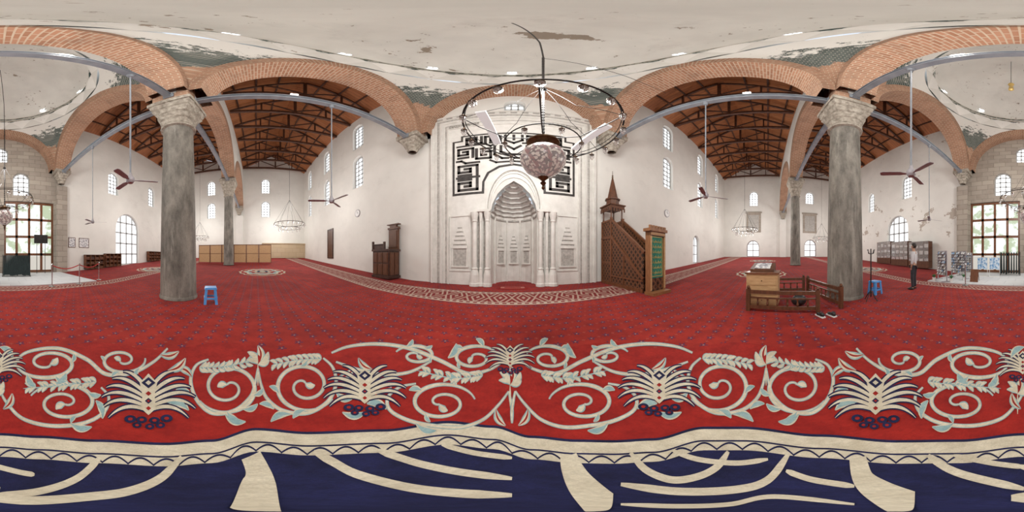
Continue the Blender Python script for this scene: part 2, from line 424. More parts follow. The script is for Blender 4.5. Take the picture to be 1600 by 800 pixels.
for a,b in zip(xs,xs[1:]):
    v=[(a,YS-.5,zf(a)),(b,YS-.5,zf(b)),(b,YN+1.5,zf(b)),(a,YN+1.5,zf(a))]
    fb_.add(v,[(0,1,2,3)],0); fb_.add(v+[(p[0],p[1],-.4) for p in v],[(4,5,6,7),(0,1,5,4),(2,3,7,6)],1)
def wmed(cx,cy,R):
    def dsc(r,mi,z,k=0,A=0,n=64): fb_.add([(cx+r*(1+A*cos(k*2*pi*i/n))*cos(2*pi*i/n),cy+r*(1+A*cos(k*2*pi*i/n))*sin(2*pi*i/n),zf(cx+r*cos(2*pi*i/n))+z) for i in range(n)],[tuple(range(n))],mi)
    dsc(R,2,.006,16,.04); dsc(R*.93,4,.009,16,.04); dsc(R*.78,2,.012,8,.08); dsc(R*.68,3,.015,8,.1); dsc(R*.55,4,.018,8,.1); dsc(R*.4,2,.021,8,.2); dsc(R*.28,5,.024,8,.2); dsc(R*.12,2,.027)
for cx,cy in ((-10.3,.4),(-10.2,-7.2),(9.6,.4),(10.2,-7.2),(18.5,.6)): wmed(cx,cy,1.45)
build(fb_,'floor',[CAR,CON,CRM,CBL,CRD,CNV],label='floor covered wall to wall with red flowered carpet',cat='floor',norm=False,**S)
# arches
ntr=[0]
def arch(mp,c,a,b,t,w0,w1,zs=8.4,n=48,label='round brick arch'):
    mb=MB(); pts=[]; L=0
    for i in range(n+1):
        th=pi*i/n
        pi_=(c+a*cos(th),zs+b*sin(th)); po=(c+(a+t)*cos(th),zs+(b+t)*sin(th)); 
        if i: L+=math.dist(pi_,pts[-1][0])
        pts.append((pi_,po,L))
    for (i0,o0,l0),(i1,o1,l1) in zip(pts,pts[1:]):
        mb.add([mp(i0[0],w0,i0[1]),mp(i1[0],w0,i1[1]),mp(i1[0],w1,i1[1]),mp(i0[0],w1,i0[1])],[(0,1,2,3)],0,[[(0,l0),(0,l1),(w1-w0,l1),(w1-w0,l0)]])
        for w in (w0,w1):
            mb.add([mp(i0[0],w,i0[1]),mp(i1[0],w,i1[1]),mp(o1[0],w,o1[1]),mp(o0[0],w,o0[1])],[(0,1,2,3)],0,[[(0,l0),(0,l1),(t,l1),(t,l0)]])
        mb.add([mp(o0[0],w0,o0[1]),mp(o1[0],w0,o1[1]),mp(o1[0],w1,o1[1]),mp(o0[0],w1,o0[1])],[(0,1,2,3)],0,[[(0,l0),(0,l1),(1,l1),(1,l0)]])
    ntr[0]+=1; build(mb,'trim_%d'%ntr[0],BRK,label=label,cat='arch',smooth=True,norm=False,**S)
def archwall(name,mp,u0,u1,c,a,b,t,w0,w1,zt,zs=8.4,label='plastered wall above a brick arch',mat=PLA):
    arch(mp,c,a,b,t,w0-.03,w1+.03,zs)
    p=[(u0,zs),(u0,zt),(u1,zt),(u1,zs)]
    for i in range(33):
        th=pi*i/32; p.append((c+(a+t)*cos(th)*.998,zs+(b+t)*sin(th)*.998))
    build(MB().prism([p],w0,w1,mp,0),name,mat,label=label,cat='wall',**S)
mX=lambda x0: (lambda u,w,z:(x0+w,u,z))
mY=lambda y0: (lambda u,w,z:(u,y0+w,z))
BO,BI,TH=3.75,3.5,.75
archwall('wall_transept_west',mX(-4.6),YC,YN,2.35,BO,BI,TH,-.55,.55,RZ)
archwall('wall_transept_east',mX(4.6),YC,YN,2.35,BO,BI,TH,-.55,.55,RZ)
archwall('wall_transept_south_west',mX(-4.6),YS,YC,-7.25,4.0,BI,TH,-.55,.55,RZ)
archwall('wall_transept_south_east',mX(4.6),YS,YC,-7.25,4.0,BI,TH,-.55,.55,RZ)
archwall('wall_crossing',mY(YC),-4.6,4.6,0,BO,BI,TH,-.55,.55,RZ)
archwall('wall_arcade_west',mY(YC),-14,-5.1,-9.3,4.0,3.6,.7,-.5,.5,ZT)
archwall('wall_arcade_far_west',mY(YC),XL,-14,-18.7,4.0,3.6,.7,-.5,.5,ZT)
archwall('wall_arcade_east',mY(YC),5.1,14,9.3,4.0,3.6,.7,-.5,.5,ZT)
archwall('wall_arcade_far_east',mY(YC),14,XR,20,5.2,4.0,.7,-.5,.5,ZT)
arch(mY(6.8),0.05,BO,BI,TH,-.35,.3,label='brick wall arch above the mihrab')
arch(mY(-11.9),0,BO,BI,TH,-.3,.35,label='brick wall arch above the entrance')
def dome(cy,hx,hy,idx):
    mb=MB(); zs=8.4; hh=4.22
    for q in range(4):
        A=q*pi/2; n=14; lv=16; v=[];f=[]
        for i in range(lv+1):
            t=i/lv*.999; rho=math.sqrt(2-t*t); p0=math.acos(min(1,1/rho)); 
            for j in range(n+1):
                ph=p0+(pi/2-2*p0)*j/n+A; v.append((hx*rho*cos(ph),cy+hy*rho*sin(ph),zs+hh*t))
        for i in range(lv):
            for j in range(n): f.append((i*(n+1)+j,i*(n+1)+j+1,(i+1)*(n+1)+j+1,(i+1)*(n+1)+j))
        mb.add(v,f,1)
    N=16; z0=zs+hh; z1=z0+.75
    for j in range(N):
        a0=2*pi*j/N; a1=2*pi*(j+.5)/N; a2=2*pi*(j+1)/N; a3=2*pi*(j+1.5)/N
        P=lambda a,r,z:(hx*r*cos(a),cy+hy*r*sin(a),z)
        mb.add([P(a0,1,z0),P(a2,1,z0),P(a1,.93,z1)],[(0,1,2)],1)
        mb.add([P(a1,.93,z1),P(a2,1,z0),P(a3,.93,z1)],[(0,1,2)],0)
    pr=[(.93,z1),(.915,z1+.06),(.915,z1+.12),(.955,z1+.16),(.955,z1+.45),(.935,z1+.47),(.935,z1+.53),(.985,z1+.62)]
    cols=[3,2,3,0,3,2,0]
    for k in range(len(pr)-1):
        v=[];n=96
        for (r,z) in pr[k:k+2]:
            for j in range(n):
                t=2*pi*j/n; zz=z+.05*cos(t*16) ; rr=r*(1+.006*cos(t*16)); v.append((hx*rr*cos(t),cy+hy*rr*sin(t),zz))
        mb.add(v,[(j,(j+1)%n,n+(j+1)%n,n+j) for j in range(n)],cols[k])
    zb=pr[-1][1]; v=[];n=96;m=20
    for i in range(m+1):
        t=pi/2*i/m
        for j in range(n): p=2*pi*j/n; v.append((hx*.985*cos(t)*cos(p),cy+hy*.985*cos(t)*sin(p),zb+(17.7-zb)*sin(t)+.05*cos(p*16)*(1-i/m)))
    mb.add(v,[(i*n+j,i*n+(j+1)%n,(i+1)*n+(j+1)%n,(i+1)*n+j) for i in range(m) for j in range(n)],0)
    build(mb,'ceiling_dome'+('_south' if idx else ''),[DOM,TEAL,TANL,GRYS],label='peeling white plastered dome on teal tiled pendentives',cat='dome',smooth=True,**S)
    for k in range(8):
        a=pi/4*k+pi/4; R=.955
        if abs(sin(a)+1)<.1 : continue
        c=Vector((hx*R*cos(a),cy+hy*R*sin(a),zb+.5)); out=Vector((cos(a),sin(a),-.25)).normalized(); tn=Vector((-sin(a),cos(a),0)); up=out.cross(tn).normalized()
        if up.z<0: up=-up
        mbw=MB()
        mbw.add([c+tn*(i*.2)+up*(j*.2)-out*d for d in (0,.03) for j in (-1,1) for i in (-1,1)],BXG,0)
        for i in (-1,0,1):
            mbw.add([c+tn*(i*.2+q*.02)+up*(j*.22)-out*d for d in (-.02,.05) for j in (-1,1) for q in (-1,1)],BXG,1)
        nwin[0]+=1; build(mbw,'window_%d'%nwin[0],[PANE,WHT],label='small bright window at the dome base',cat='window',**S)
dome(2.35,4.05,4.15,0); dome(-7.27,4.05,4.37,1)
# timber roofs
for nm,x0,x1 in (('west',XL,-5.15),('east',5.15,XR)):
    for k,(y0,y1) in enumerate(((YC,YN),(YS,YC))):
        ym=(y0+y1)/2; mb=MB()
        for ya,yb in ((y0,ym),(ym,y1)):
            za,zb=(ZT,RZ) if yb==ym else (RZ,ZT)
            mb.add([(x0,ya,za),(x1,ya,za),(x1,yb,zb),(x0,yb,zb),(x0,ya,za+.1),(x1,ya,za+.1),(x1,yb,zb+.1),(x0,yb,zb+.1)],[(0,1,2,3),(4,5,6,7),(0,1,5,4),(2,3,7,6),(0,3,7,4),(1,2,6,5)],0)
            for i in range(1,4):
                t=i/4; yy=ya+(yb-ya)*t; zz=za+(zb-za)*t-.09
                mb.beam((x0+.02,yy,zz),(x1-.02,yy,zz),.1,.13,1)
        build(mb,'ceiling_%s%s'%(nm,'_south' if k else ''),[PLK,DWD],label='brown timber plank ceiling with purlins',cat='ceiling',**S)
tr=T('roof_truss',(0,0,ZT-.12),'dark timber roof truss with king post','roof truss',group='timber roof trusses')
hs=4.4
build(MB().box(-.1,.1,-hs,hs,-.13,.13),'tie_beam',DWD,tr)
build(MB().box(-.08,.08,-.09,.09,.13,2.55),'king_post',DWD,tr)
for sg in (-1,1):
    build(MB().beam((0,sg*hs,.16),(0,sg*.05,2.62),.14,.17),'rafter',DWD,tr)
    build(MB().beam((0,sg*.1,.35),(0,sg*2.2,1.42),.1,.11),'strut',DWD,tr)
    build(MB().box(-.06,.06,sg*2.3-.06,sg*2.3+.06,.13,1.35),'queen_post',DWD,tr)
first=True
for x0,x1 in ((XL,-5.15),(5.15,XR)):
    n=8 if x0<0 else 9
    for i in range(n):
        x=x0+(x1-x0)*(i+.5)/n
        for yc,sc in ((2.66,1.0),(-7.5,1.02)):
            if first: tr.location=(x,yc,ZT-.12); first=False
            else: clone(tr,(x,yc,ZT-.12),scale=(1,sc,1))
# ------------------------------------------------------------ columns
def capital_mb(z0,z1,r0,half):
    mb=MB(); n=96; lv=24; v=[];f=[]
    for i in range(lv+1):
        t=i/lv; tier=min(3,int(t*4)); ft=t*4-tier
        for j in range(n):
            a=2*pi*j/n; sqr=1/max(abs(cos(a)),abs(sin(a)))
            k=min(1,t*1.15)**1.5; shape=1*(1-k)+sqr*k*.98
            rad=(r0+(half-r0)*(tier*.25+.25*ft**.5 if t<1 else 1))
            lobe=abs(sin((a*6)+(pi/2 if tier%2 else 0)))
            rad*=1+.09*lobe*(ft if t<1 else 0)-(0.06 if ft<.12 else 0)
            v.append((rad*shape*cos(a),rad*shape*sin(a),z0+(z1-z0)*t))
    for i in range(lv):
        for j in range(n): f.append((i*n+j,i*n+(j+1)%n,(i+1)*n+(j+1)%n,(i+1)*n+j))
    mb.add(v,f,0); return mb
def column(x,y,z0,label,r=1.0,drop=0):
    e=T('column',(x,y,z0),label,'column',group='granite columns of the arcade')
    Hh=8.395-z0-drop
    prof=[(.0,0.005),(.60*r,0.005),(.60*r,.05),(.58*r,.1)]+[((.57-.10*(i/12)**1.2)*r,.1+(Hh-1.75-.1)*i/12) for i in range(13)]
    build(MB().lathe(prof,n=48),'shaft',GRN,e,smooth=True)
    mb=MB().lathe([(.47*r,Hh-1.75),(.55*r,Hh-1.72),(.56*r,Hh-1.66),(.5*r,Hh-1.6),(.47*r,Hh-1.6)],n=48)
    build(mb,'neck_ring',CAPM,e,smooth=True)
    build(capital_mb(Hh-1.6,Hh-.32,.49*r,.66),'capital',CAPM,e,label='carved stalactite stone capital')
    mb=MB().box(-.70,.70,-.70,.70,Hh-.32,Hh-.12).box(-.64,.64,-.64,.64,Hh-.12,Hh)
    build(mb,'abacus',CAPM,e)
    if drop: build(MB().box(-.58,.58,-.58,.58,Hh-.001,Hh+drop),'impost',IMP,e,label='brick impost block under the arches')
    return e
column(-4.55,YC,0,'thick grey granite column beside the blue stool',1,.5)
column(4.6,YC,0,'thick grey granite column beside the coat stand',1,.5)
column(-14,YC-.02,zf(14.4),'grey granite column beside the wooden screens',.78)
column(14,YC-.02,zf(14.4),'grey granite column in the far arcade',.78)
def corbel(x,y):
    e=T('corbel',(x,y,7.19),'carved stone corbel capital under the arch','corbel',group='wall corbels')
    build(capital_mb(.0,.9,.22,.48),'capital',CAPM,e)
    build(MB().box(-.6,.6,-.53,.53,.9,1.19),'abacus',CAPM,e)
for x,y in ((-4.6,6.56),(4.6,6.56),(-4.6,-11.66),(4.6,-11.66)): corbel(x,y)
for x,y in ((XL+.62,YC),(XR-.62,YC)): corbel(x,y)
for i,x in enumerate((-4.75,4.75)):
    ntr[0]+=1; build(MB().box(x-.45,x+.45,YS,YS+.35,0,7.15),'trim_%d'%ntr[0],STN,label='stone pilaster of the entrance wall',cat='pilaster',**S)
def ibeam(p,q):
    p=Vector(p);q=Vector(q);mb=MB(); L=(q-p).length; m=(p+q)/2
    a=math.atan2(q.y-p.y,q.x-p.x)
    mb.box(-L/2,L/2,-.1,.1,.09,.115); mb.box(-L/2,L/2,-.1,.1,-.115,-.09); mb.box(-L/2,L/2,-.015,.015,-.09,.09)
    mb.box(-L/2,-L/2+.03,-.17,.17,-.15,.15); mb.box(L/2-.03,L/2,-.17,.17,-.15,.15)
    build(mb,'steel_tie_beam',STL,loc=m,rz=a,label='blue-grey painted steel tie beam between capitals',cat='beam',group='steel tie beams')
zb=8.18
for sx in (-1,1):
    ibeam((sx*4.6,YC+.6,zb),(sx*4.6,6.02,zb)); ibeam((sx*4.6,YC-.6,zb),(sx*4.6,-11.1,zb)); ibeam((sx*5.2,YC,zb),(sx*13.27,YC,zb))
ibeam((-3.95,YC,zb),(4.0,YC,zb)); ibeam((-14.73,YC,zb),(XL+1.3,YC,zb)); ibeam((14.73,YC,zb),(XR-1.3,YC,zb))
# ------------------------------------------------------------ carpet medallion with inlaid pattern
cb=MB(); zi=[0.0]
def fl(px,py,dz=0):
    py=min(py,799.2); az=D((px-800)*.225); r=H/math.tan(D((py-400)*.225)); return (r*sin(az),r*cos(az),dz)
def ribbon(pts,w,mi,z,taper=True,grow=0):
    n=len(pts); v=[]; zi[0]+=4e-6; z=z+zi[0]
    for i,(x,y) in enumerate(pts):
        a=pts[max(0,i-1)]; b=pts[min(n-1,i+1)]; dx,dy=b[0]-a[0],b[1]-a[1]; l=math.hypot(dx,dy) or 1
        t=i/(n-1); 
        if callable(w): ww=w(t)
        else: ww=w*(min(1,t*6+.25)*min(1,(1-t)*6+.25) if taper else 1)
        ww=(ww+grow)/2; nx,ny=-dy/l*ww,dx/l*ww
        v.append(fl(x+nx,y+ny,z)); v.append(fl(x-nx,y-ny,z))
    cb.add(v,[(2*i,2*i+1,2*i+3,2*i+2) for i in range(n-1)],mi)
def smoothp(P,k=8):
    out=[]
    for i in range(len(P)-1):
        p0=P[max(0,i-1)];p1=P[i];p2=P[i+1];p3=P[min(len(P)-1,i+2)]
        for j in range(k):
            t=j/k; out.append(tuple(.5*((2*p1[c])+(-p0[c]+p2[c])*t+(2*p0[c]-5*p1[c]+4*p2[c]-p3[c])*t*t+(-p0[c]+3*p1[c]-3*p2[c]+p3[c])*t**3) for c in (0,1)))
    out.append(P[-1]); return out
MIR=[False]
def mr(P): return [(1600-x,y) for x,y in P] if MIR[0] else P
def scroll(P,w=6,smooth=True):
    w*=.5
    Q=mr(smoothp(P,10) if smooth else P); f=lambda t:w*(.15+1.1*sin(pi*min(1,.05+.9*t)))
    ribbon(Q,f,2,.006,grow=2.2); ribbon(Q,f,1,.007)
def leaf(x,y,ang,L,W,mi=1,out=2,z=.009):
    a=D(ang); n=13; c=[(x+cos(a)*L*i/(n-1) -sin(a)*sin(pi*i/(n-1))*L*.16, y+sin(a)*L*i/(n-1)+cos(a)*sin(pi*i/(n-1))*L*.16) for i in range(n)]
    c=mr(c); W*=.85
    if out is not None: ribbon(c,lambda t: W*1.3*sin(pi*min(1,max(0,t*.96+.02))),out,z-.001,grow=1.2)
    ribbon(c,lambda t: W*sin(pi*min(1,max(0,t**1.3*.95+.03))),mi,z)
    if L>26: ribbon(c,lambda t: W*.28*sin(pi*t)+.4,3 if mi==1 else 2,z+.0006)
def spiral(cx,cy,R,a0,turns,d,w=6,asp=.85):
    P=[]; n=int(52*turns); w*=.52; turns*=.85
    for i in range(n+1):
        t=i/n; r=R*(1-t)**.75+R*.10; a=D(a0)+d*2*pi*turns*t
        P.append((cx+r*cos(a),cy+r*sin(a)*asp))
    Q=mr(P); f=lambda t:w*(1.5-1.1*t)*min(1,t*5+.1)
    ribbon(Q,f,2,.006,grow=2.2); ribbon(Q,f,1,.007)
    leaf(P[-1][0],P[-1][1],math.degrees(a)+90*d,R*.34,R*.2)
    for t,L,W in ((.10,.5,.2),(.22,.4,.16),(.38,.3,.12)):
        i=int(n*t); x,y=P[i]; x2,y2=P[i+1]; an=math.degrees(math.atan2(y2-y,x2-x))
        leaf(x,y,an-38*d,R*L,R*W,2,1)
def disc(cx,cy,rx,ry,mi,z,n=16):
    zi[0]+=4e-6
    P=mr([(cx+rx*cos(2*pi*i/n),cy+ry*sin(2*pi*i/n)) for i in range(n)])
    cb.add([fl(x,y,z+zi[0]) for x,y in P],[tuple(range(n))],mi)
def poly(P,mi,z): zi[0]+=4e-6; P=mr(P); cb.add([fl(x,y,z+zi[0]) for x,y in P],[tuple(range(len(P)))],mi)
def palmette(cx,cy,s):
    F=[((4,26),(36,12),(60,38)),((4,21),(46,0),(70,24)),((4,15),(46,-10),(70,7)),((4,8),(42,-18),(63,-7)),((4,2),(33,-27),(54,-20)),((3,-5),(20,-32),(38,-31))]
    for sd in (-1,1):
        for S0,C,En in F:
            P=[]
            for i in range(15):
                t=i/14; x=(1-t)**2*S0[0]+2*t*(1-t)*C[0]+t*t*En[0]; y=(1-t)**2*S0[1]+2*t*(1-t)*C[1]+t*t*En[1]; P.append((cx+sd*x*s,cy+y*s))
            P=mr(P)
            ribbon(P,lambda t:4.8*s*sin(pi*min(1,.3+.67*t)),4,.009,grow=4.4*s)
            ribbon(P,lambda t:5.2*s*sin(pi*min(1,.3+.67*t)),1,.010)
    poly([(cx-11*s,cy+24*s),(cx,cy+34*s),(cx+11*s,cy+24*s),(cx+9*s,cy+4*s),(cx+13*s,cy-14*s),(cx,cy-28*s),(cx-13*s,cy-14*s),(cx-9*s,cy+4*s)],1,.012)
    for (x,y,q,mi) in ((0,-14,10.5,4),(0,-14,4.5,1),(0,2,4.5,3),(0,13,5.5,4),(0,13,2.5,3),(0,24,4,3)):
        poly([(cx+(x-q)*s,cy+y*s),(cx+x*s,cy+(y+q*.8)*s),(cx+(x+q)*s,cy+y*s),(cx+x*s,cy+(y-q*.8)*s)],mi,.013)
    for (x,y,q) in ((-27,40,9),(-10,41,8),(9,42,8),(27,39,9),(-17,49,7),(2,51,7),(18,49,7)):
        disc(cx+x*s,cy+y*s,q*s,q*s*.64,4,.0130); disc(cx+x*s,cy+y*s,q*s*.42,q*s*.26,3,.0135,8)
def tulip(cx,cy,s=1):
    for a,L,W in ((-160,18,7),(-130,24,9),(-90,28,10),(-50,24,9),(-20,18,7)): leaf(cx,cy,a,L*s,W*s,1,2,.010)
    leaf(cx,cy,-90,14*s,5*s,3,None,.012); ribbon(mr([(cx,cy),(cx,cy+15*s),(cx,cy+32*s)]),3*s,1,.009)
def spray(P,n=9):
    n+=3
    Q=smoothp(P,10); ribbon(mr(Q),2,2,.008)
    for i in range(n):
        k=int((len(Q)-2)*(i+.3)/n); x,y=Q[k]; dx,dy=Q[k+1][0]-x,Q[k+1][1]-y; a=math.degrees(math.atan2(dy,dx))
        leaf(x,y,a+38,13,5,1,2); leaf(x,y,a-38,13,5,1,2)
outl=[(0,680),(60,684),(150,690),(260,695),(330,690),(400,672),(480,678),(600,674),(700,661),(770,668),(830,684),(900,690),(960,691),(1020,688),(1100,670),(1160,670),(1280,682),(1400,691),(1500,690),(1600,680)]
def oy(x):
    for (a,b),(c,d) in zip(outl,outl[1:]):
        if a<=x<=c:
            t=(x-a)/(c-a); t=t*t*(3-2*t); return b+(d-b)*t
    return 680
def annulus(f0,f1,mi,z,n=320):
    v=[]
    for i in range(n):
        x=1600*i/n; v.append(fl(x,f0(x),z)); v.append(fl(x,f1(x),z))
    cb.add(v,[(2*i,2*i+1,(2*i+3)%(2*n),(2*i+2)%(2*n)) for i in range(n)],mi)
def wav(x): return 541+6*sin(x/1600*2*pi*8)
annulus(wav,lambda x:oy(x)+2,3,.004)
annulus(lambda x:oy(x)-3,lambda x:oy(x)+1,4,.0062)
annulus(lambda x:oy(x),lambda x:oy(x)+36,1,.0055)
sc_=lambda x:oy(x)+31-10*abs(sin(x/1600*pi*40))
annulus(sc_,lambda x:sc_(x)+3,4,.0066,1280)
annulus(lambda x:oy(x)+18,lambda x:oy(x)+20.5,4,.0064)
n=160; cb.add([fl(1600*i/n,oy(1600*i/n)+34,.0068) for i in range(n)],[tuple(range(n))],4)
arcs=[([(490,706),(520,722),(560,742),(640,762),(720,771),(800,774)],13),([(590,704),(620,714),(660,726),(720,738),(800,748)],11),([(392,712),(402,735),(404,755),(400,797)],lambda t:32+50*t*t),
 ([(-20,780),(60,782),(140,776),(200,768),(250,748),(284,714)],13),([(-20,776),(60,768),(120,748),(158,714)],11),([(690,695),(740,708),(800,716)],8),([(-10,728),(30,738),(54,742)],8),
 ([(888,712),(895,735),(910,760),(940,790)],lambda t:26+26*t),([(985,708),(1010,735),(1050,750),(1090,745),(1120,730),(1138,706)],11),([(970,757),(1060,768),(1150,765),(1200,750),(1232,710)],12),([(1050,704),(1090,718),(1150,724),(1200,718)],8),
 ([(1340,716),(1350,750),(1380,772),(1420,790)],lambda t:26+22*t),([(1450,712),(1480,732),(1520,746),(1600,764)],12),([(1228,736),(1270,750),(1335,760)],9),([(970,788),(1060,791),(1140,788),(1210,776),(1335,788)],7),([(1490,712),(1550,724),(1600,730)],8)]
for P,w in arcs:
    ff=w if callable(w) else (lambda t,w=w:w*min(1,.45+t*4)*min(1,.45+(1-t)*4))
    ribbon(smoothp(P,16),ff,1,.0085)
for mflag in (False,True):
    MIR[0]=mflag
    spiral(356,606,46,150,2.0,-1,7,.82); spiral(476,603,46,30,2.0,1,7,.82)
    scroll([(403,576),(398,602),(390,622),(366,642),(332,646),(308,626),(298,596),(306,572),(326,562)],7)
    scroll([(403,576),(408,602),(418,624),(442,642),(480,646),(512,628),(525,600),(520,575),(505,560)],7)
    leaf(300,590,-150,28,10); leaf(296,612,165,26,10,2,1); leaf(528,590,-30,28,10); leaf(526,615,20,26,10,2,1); leaf(352,648,20,34,10,2,1); leaf(455,648,160,34,10,2,1); leaf(380,640,-20,24,8,2,1); leaf(428,640,200,24,8,2,1)
    spray([(312,574),(350,573),(394,564)],7); spray([(502,562),(465,564),(424,572)],7)
    tulip(403,570,1.05)
    spiral(690,630,48,-10,1.9,-1,7,.6)
    scroll([(795,612),(780,632),(755,656),(720,668),(680,666),(640,658),(610,642),(606,622),(624,606),(650,600)],7)
    scroll([(795,612),(800,640),(800,662)],5)
    spray([(754,588),(710,592),(652,580)],9)
    spiral(650,556,30,200,1.5,1,6,.5); spiral(742,560,34,-20,1.6,-1,6,.55)
    scroll([(518,552),(545,542),(590,538),(640,545),(690,565),(730,584),(765,578),(790,562)],7)
    scroll([(525,566),(560,578),(600,586),(640,582),(672,566)],6)
    leaf(612,606,150,32,11); leaf(604,640,-165,32,11,2,1); leaf(775,640,60,30,10); leaf(535,645,0,36,10,2,1); leaf(560,560,40,28,9); leaf(700,560,-60,26,9,2,1); leaf(650,662,20,34,10,2,1)
    palmette(232,614,1.05); palmette(570,601,.92)
    if not mflag: palmette(797,556,.55); tulip(797,602,1.05)
    spiral(100,630,50,200,1.9,1,7,.58)
    scroll([(0,612),(12,632),(36,655),(80,666),(130,662),(162,645),(170,622),(158,606)],7)
    spray([(150,598),(95,604),(36,608)],9)
    spiral(75,568,46,180,1.6,-1,7,.52); spiral(190,564,34,-10,1.6,1,6,.58)
    scroll([(20,574),(40,552),(90,545),(135,562),(165,585),(205,584),(240,566),(262,545)],7)
    leaf(262,580,-35,34,11); leaf(160,655,-110,30,10,2,1); leaf(5,640,-60,28,10); leaf(295,642,200,36,11,2,1); leaf(250,555,-10,30,10); leaf(20,560,-140,26,9,2,1); leaf(110,662,10,34,10,2,1)
    if not mflag: palmette(1598,566,.6); tulip(1590,616,1.0)
MIR[0]=False
build(cb,'carpet',[CAR,CRM,CBL,CRD,CNV],label='round carpet medallion with cream scrolls around a navy centre',cat='carpet',norm=False)
# ------------------------------------------------------------ mihrab
mh=T('mihrab',(.08,7.09,0),'white carved marble mihrab with muqarnas niche','mihrab')
mF=lambda u,w,z:(u,w,z)
def U(hw,top,bw,y0,y1,name,mat=MAR):
    mb=MB(); mb.prism([[(-hw,.01),(-hw+bw,.01),(-hw+bw,top-bw),(hw-bw,top-bw),(hw-bw,.01),(hw,.01),(hw,top),(-hw,top)]],y0,y1,mF)
    return build(mb,name,mat,mh)
build(MB().prism([[(-3.82,.01),(-1.0,.01),(-1.0,3.1),(-.93,3.6),(-.7,4.1),(-.35,4.5),(0,4.75),(.35,4.5),(.7,4.1),(.93,3.6),(1.0,3.1),(1.0,.01),(3.82,.01),(3.82,9.8),(-3.82,9.8)]],-.14,-.01,mF),'back_slab',MAR,mh)
for i,(hw,top,bw,d) in enumerate(((3.82,9.85,.10,.22),(3.6,9.6,.05,.18),(3.3,9.2,.06,.2),(3.18,9.05,.03,.17),(2.95,8.6,.05,.22))): U(hw,top,bw,-d,-.14,'frame_molding')
for i,(hw,top,bw) in enumerate(((3.52,9.52,.13),(3.1,8.95,.07))): U(hw,top,bw,-.146,-.139,'carved_band',MAR2)
for sx in (-1,1): build(MB().box(sx*2.2-.7,sx*2.2+.7,-.17,-.14,8.66,8.88),'inscription_panel',INSC,mh,label='grey carved inscription panel')
for i in range(15):
    u=-3.36+i*.48; build(MB().box(u-.14,u+.14,-.19,-.139,9.64,9.74),'frieze_block',MAR2,mh)
mb=MB(); R=1.0; SY=1.3
mb.lathe([(R,0.01),(R,3.1)],(0,-.05,0),10,0,0,pi,None,SY)
r=R; z=3.1
for k in range(8):
    r2=R*(1-((k+1)/8.15)**1.7); z2=3.1+1.62*(k+1)/8
    mm=lambda t,zz,k=k:1-.08*abs(sin(t*(12-k)/2+k*.5))
    mb.lathe([(r,z),(r,z+.07),(r2+.03,z2-.07)],(0,-.05,0),44,0,0,pi,mm,SY); mb.lathe([(r2+.03,z2-.07),(r2-.05 if k<7 else 0,z2)],(0,-.05,0),44,1,0,pi,mm,SY); r,z=r2,z2  # darker ledges paint shade into the vault so the niche looks deeper
build(mb,'niche',[MAR,MAR2],mh,label='semicircular niche with stepped stalactite vault')
for a in (25,70,110,155):
    t=D(a); build(MB().lathe([(.045,.01),(.045,.3),(.03,.34),(.03,2.9),(.05,3.0),(.05,3.1)],(.96*cos(t),-.05+SY*.96*sin(t),0),8),'niche_colonnette',MAR,mh)
build(MB().lathe([(.985,3.02),(.95,3.05),(.95,3.12),(.985,3.15)],(0,-.05,0),32,0,0,pi,None,SY),'niche_cornice',MAR2,mh)
def stepniche(u,y,z,w,h,rot=0,n=5,name='small_niche'):
    mb=MB(); c,s=cos(rot),sin(rot)
    def bx(a0,a1,d0,d1,b0,b1,mi):
        mb.add([(u+a*c+ (d*s),y+a*s-d*c,zz) for zz in (b0,b1) for d in (d0,d1) for a in (a0,a1)],BXG,mi)
    bx(-w/2,-w/2+.05,0,.05,z,z+h*.45,0); bx(w/2-.05,w/2,0,.05,z,z+h*.45,0); bx(-w/2-.04,w/2+.04,0,.07,z-.06,z,0)
    bx(-w/2+.05,w/2-.05,0,.012,z,z+h*.45,1)
    for k in range(n):
        ww=w*(1-k/n*.85)/2; zz=z+h*.45+h*.55*k/n; bx(-ww,ww,0,.05+.012*(n-k)*.3,zz,zz+h*.55/n*.62,0); bx(-ww*.9,ww*.9,0,.025,zz+h*.55/n*.62,zz+h*.55/n,1)  # darker marble in the gaps paints the shade of carved relief
    return build(mb,name,[MAR,MAR2],mh)
for sx in (-1,1):
    u=sx*2.38
    build(MB().prism([[(u-.5,.62),(u+.5,.62),(u+.5,3.15),(u-.5,3.15)],[(u-.45,.67),(u-.45,3.1),(u+.45,3.1),(u+.45,.67)]],-.18,-.14,mF),'niche_frame',MAR,mh); stepniche(u,-.14,.85,.72,1.75)
for a in (48,90,132):
    t=D(a); stepniche(.95*cos(t),-.05+SY*.95*sin(t),.95,.42,1.35,D(a-90)*.8,4)
for sx in (-1,1):
    for o,rr in ((1.12,.085),(1.4,.05),(1.66,.10)):
        mb=MB(); y=-.3
        mb.lathe([(0,0.01),(rr*2.4,0.01),(rr*2.4,.12),(rr*2.1,.16),(rr*1.9,.5),(rr*1.25,.72),(rr*1.5,.76),(rr,.82),(rr,2.75),(rr*1.3,2.8),(rr*1.1,2.85),(rr*1.7,3.1),(rr*1.8,3.2),(0,3.2)],(sx*o,y,0),12)
        build(mb,'colonnette',MAR,mh)
    build(MB().box(sx*1.39-.42,sx*1.39+.42,-.44,-.14,3.2,3.3),'impost_block',MAR,mh)
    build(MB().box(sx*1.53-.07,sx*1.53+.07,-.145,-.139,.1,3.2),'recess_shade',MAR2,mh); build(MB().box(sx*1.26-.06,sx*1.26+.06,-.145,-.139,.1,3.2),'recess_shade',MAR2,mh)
n=24
def ptar(hw,zsp,ap): 
    P=[]
    for i in range(n+1):
        t=i/n; x=hw*cos(pi*t); P.append((x,zsp+(ap-zsp)*(1-abs(cos(pi*t))**2.1)**.6))
    return P
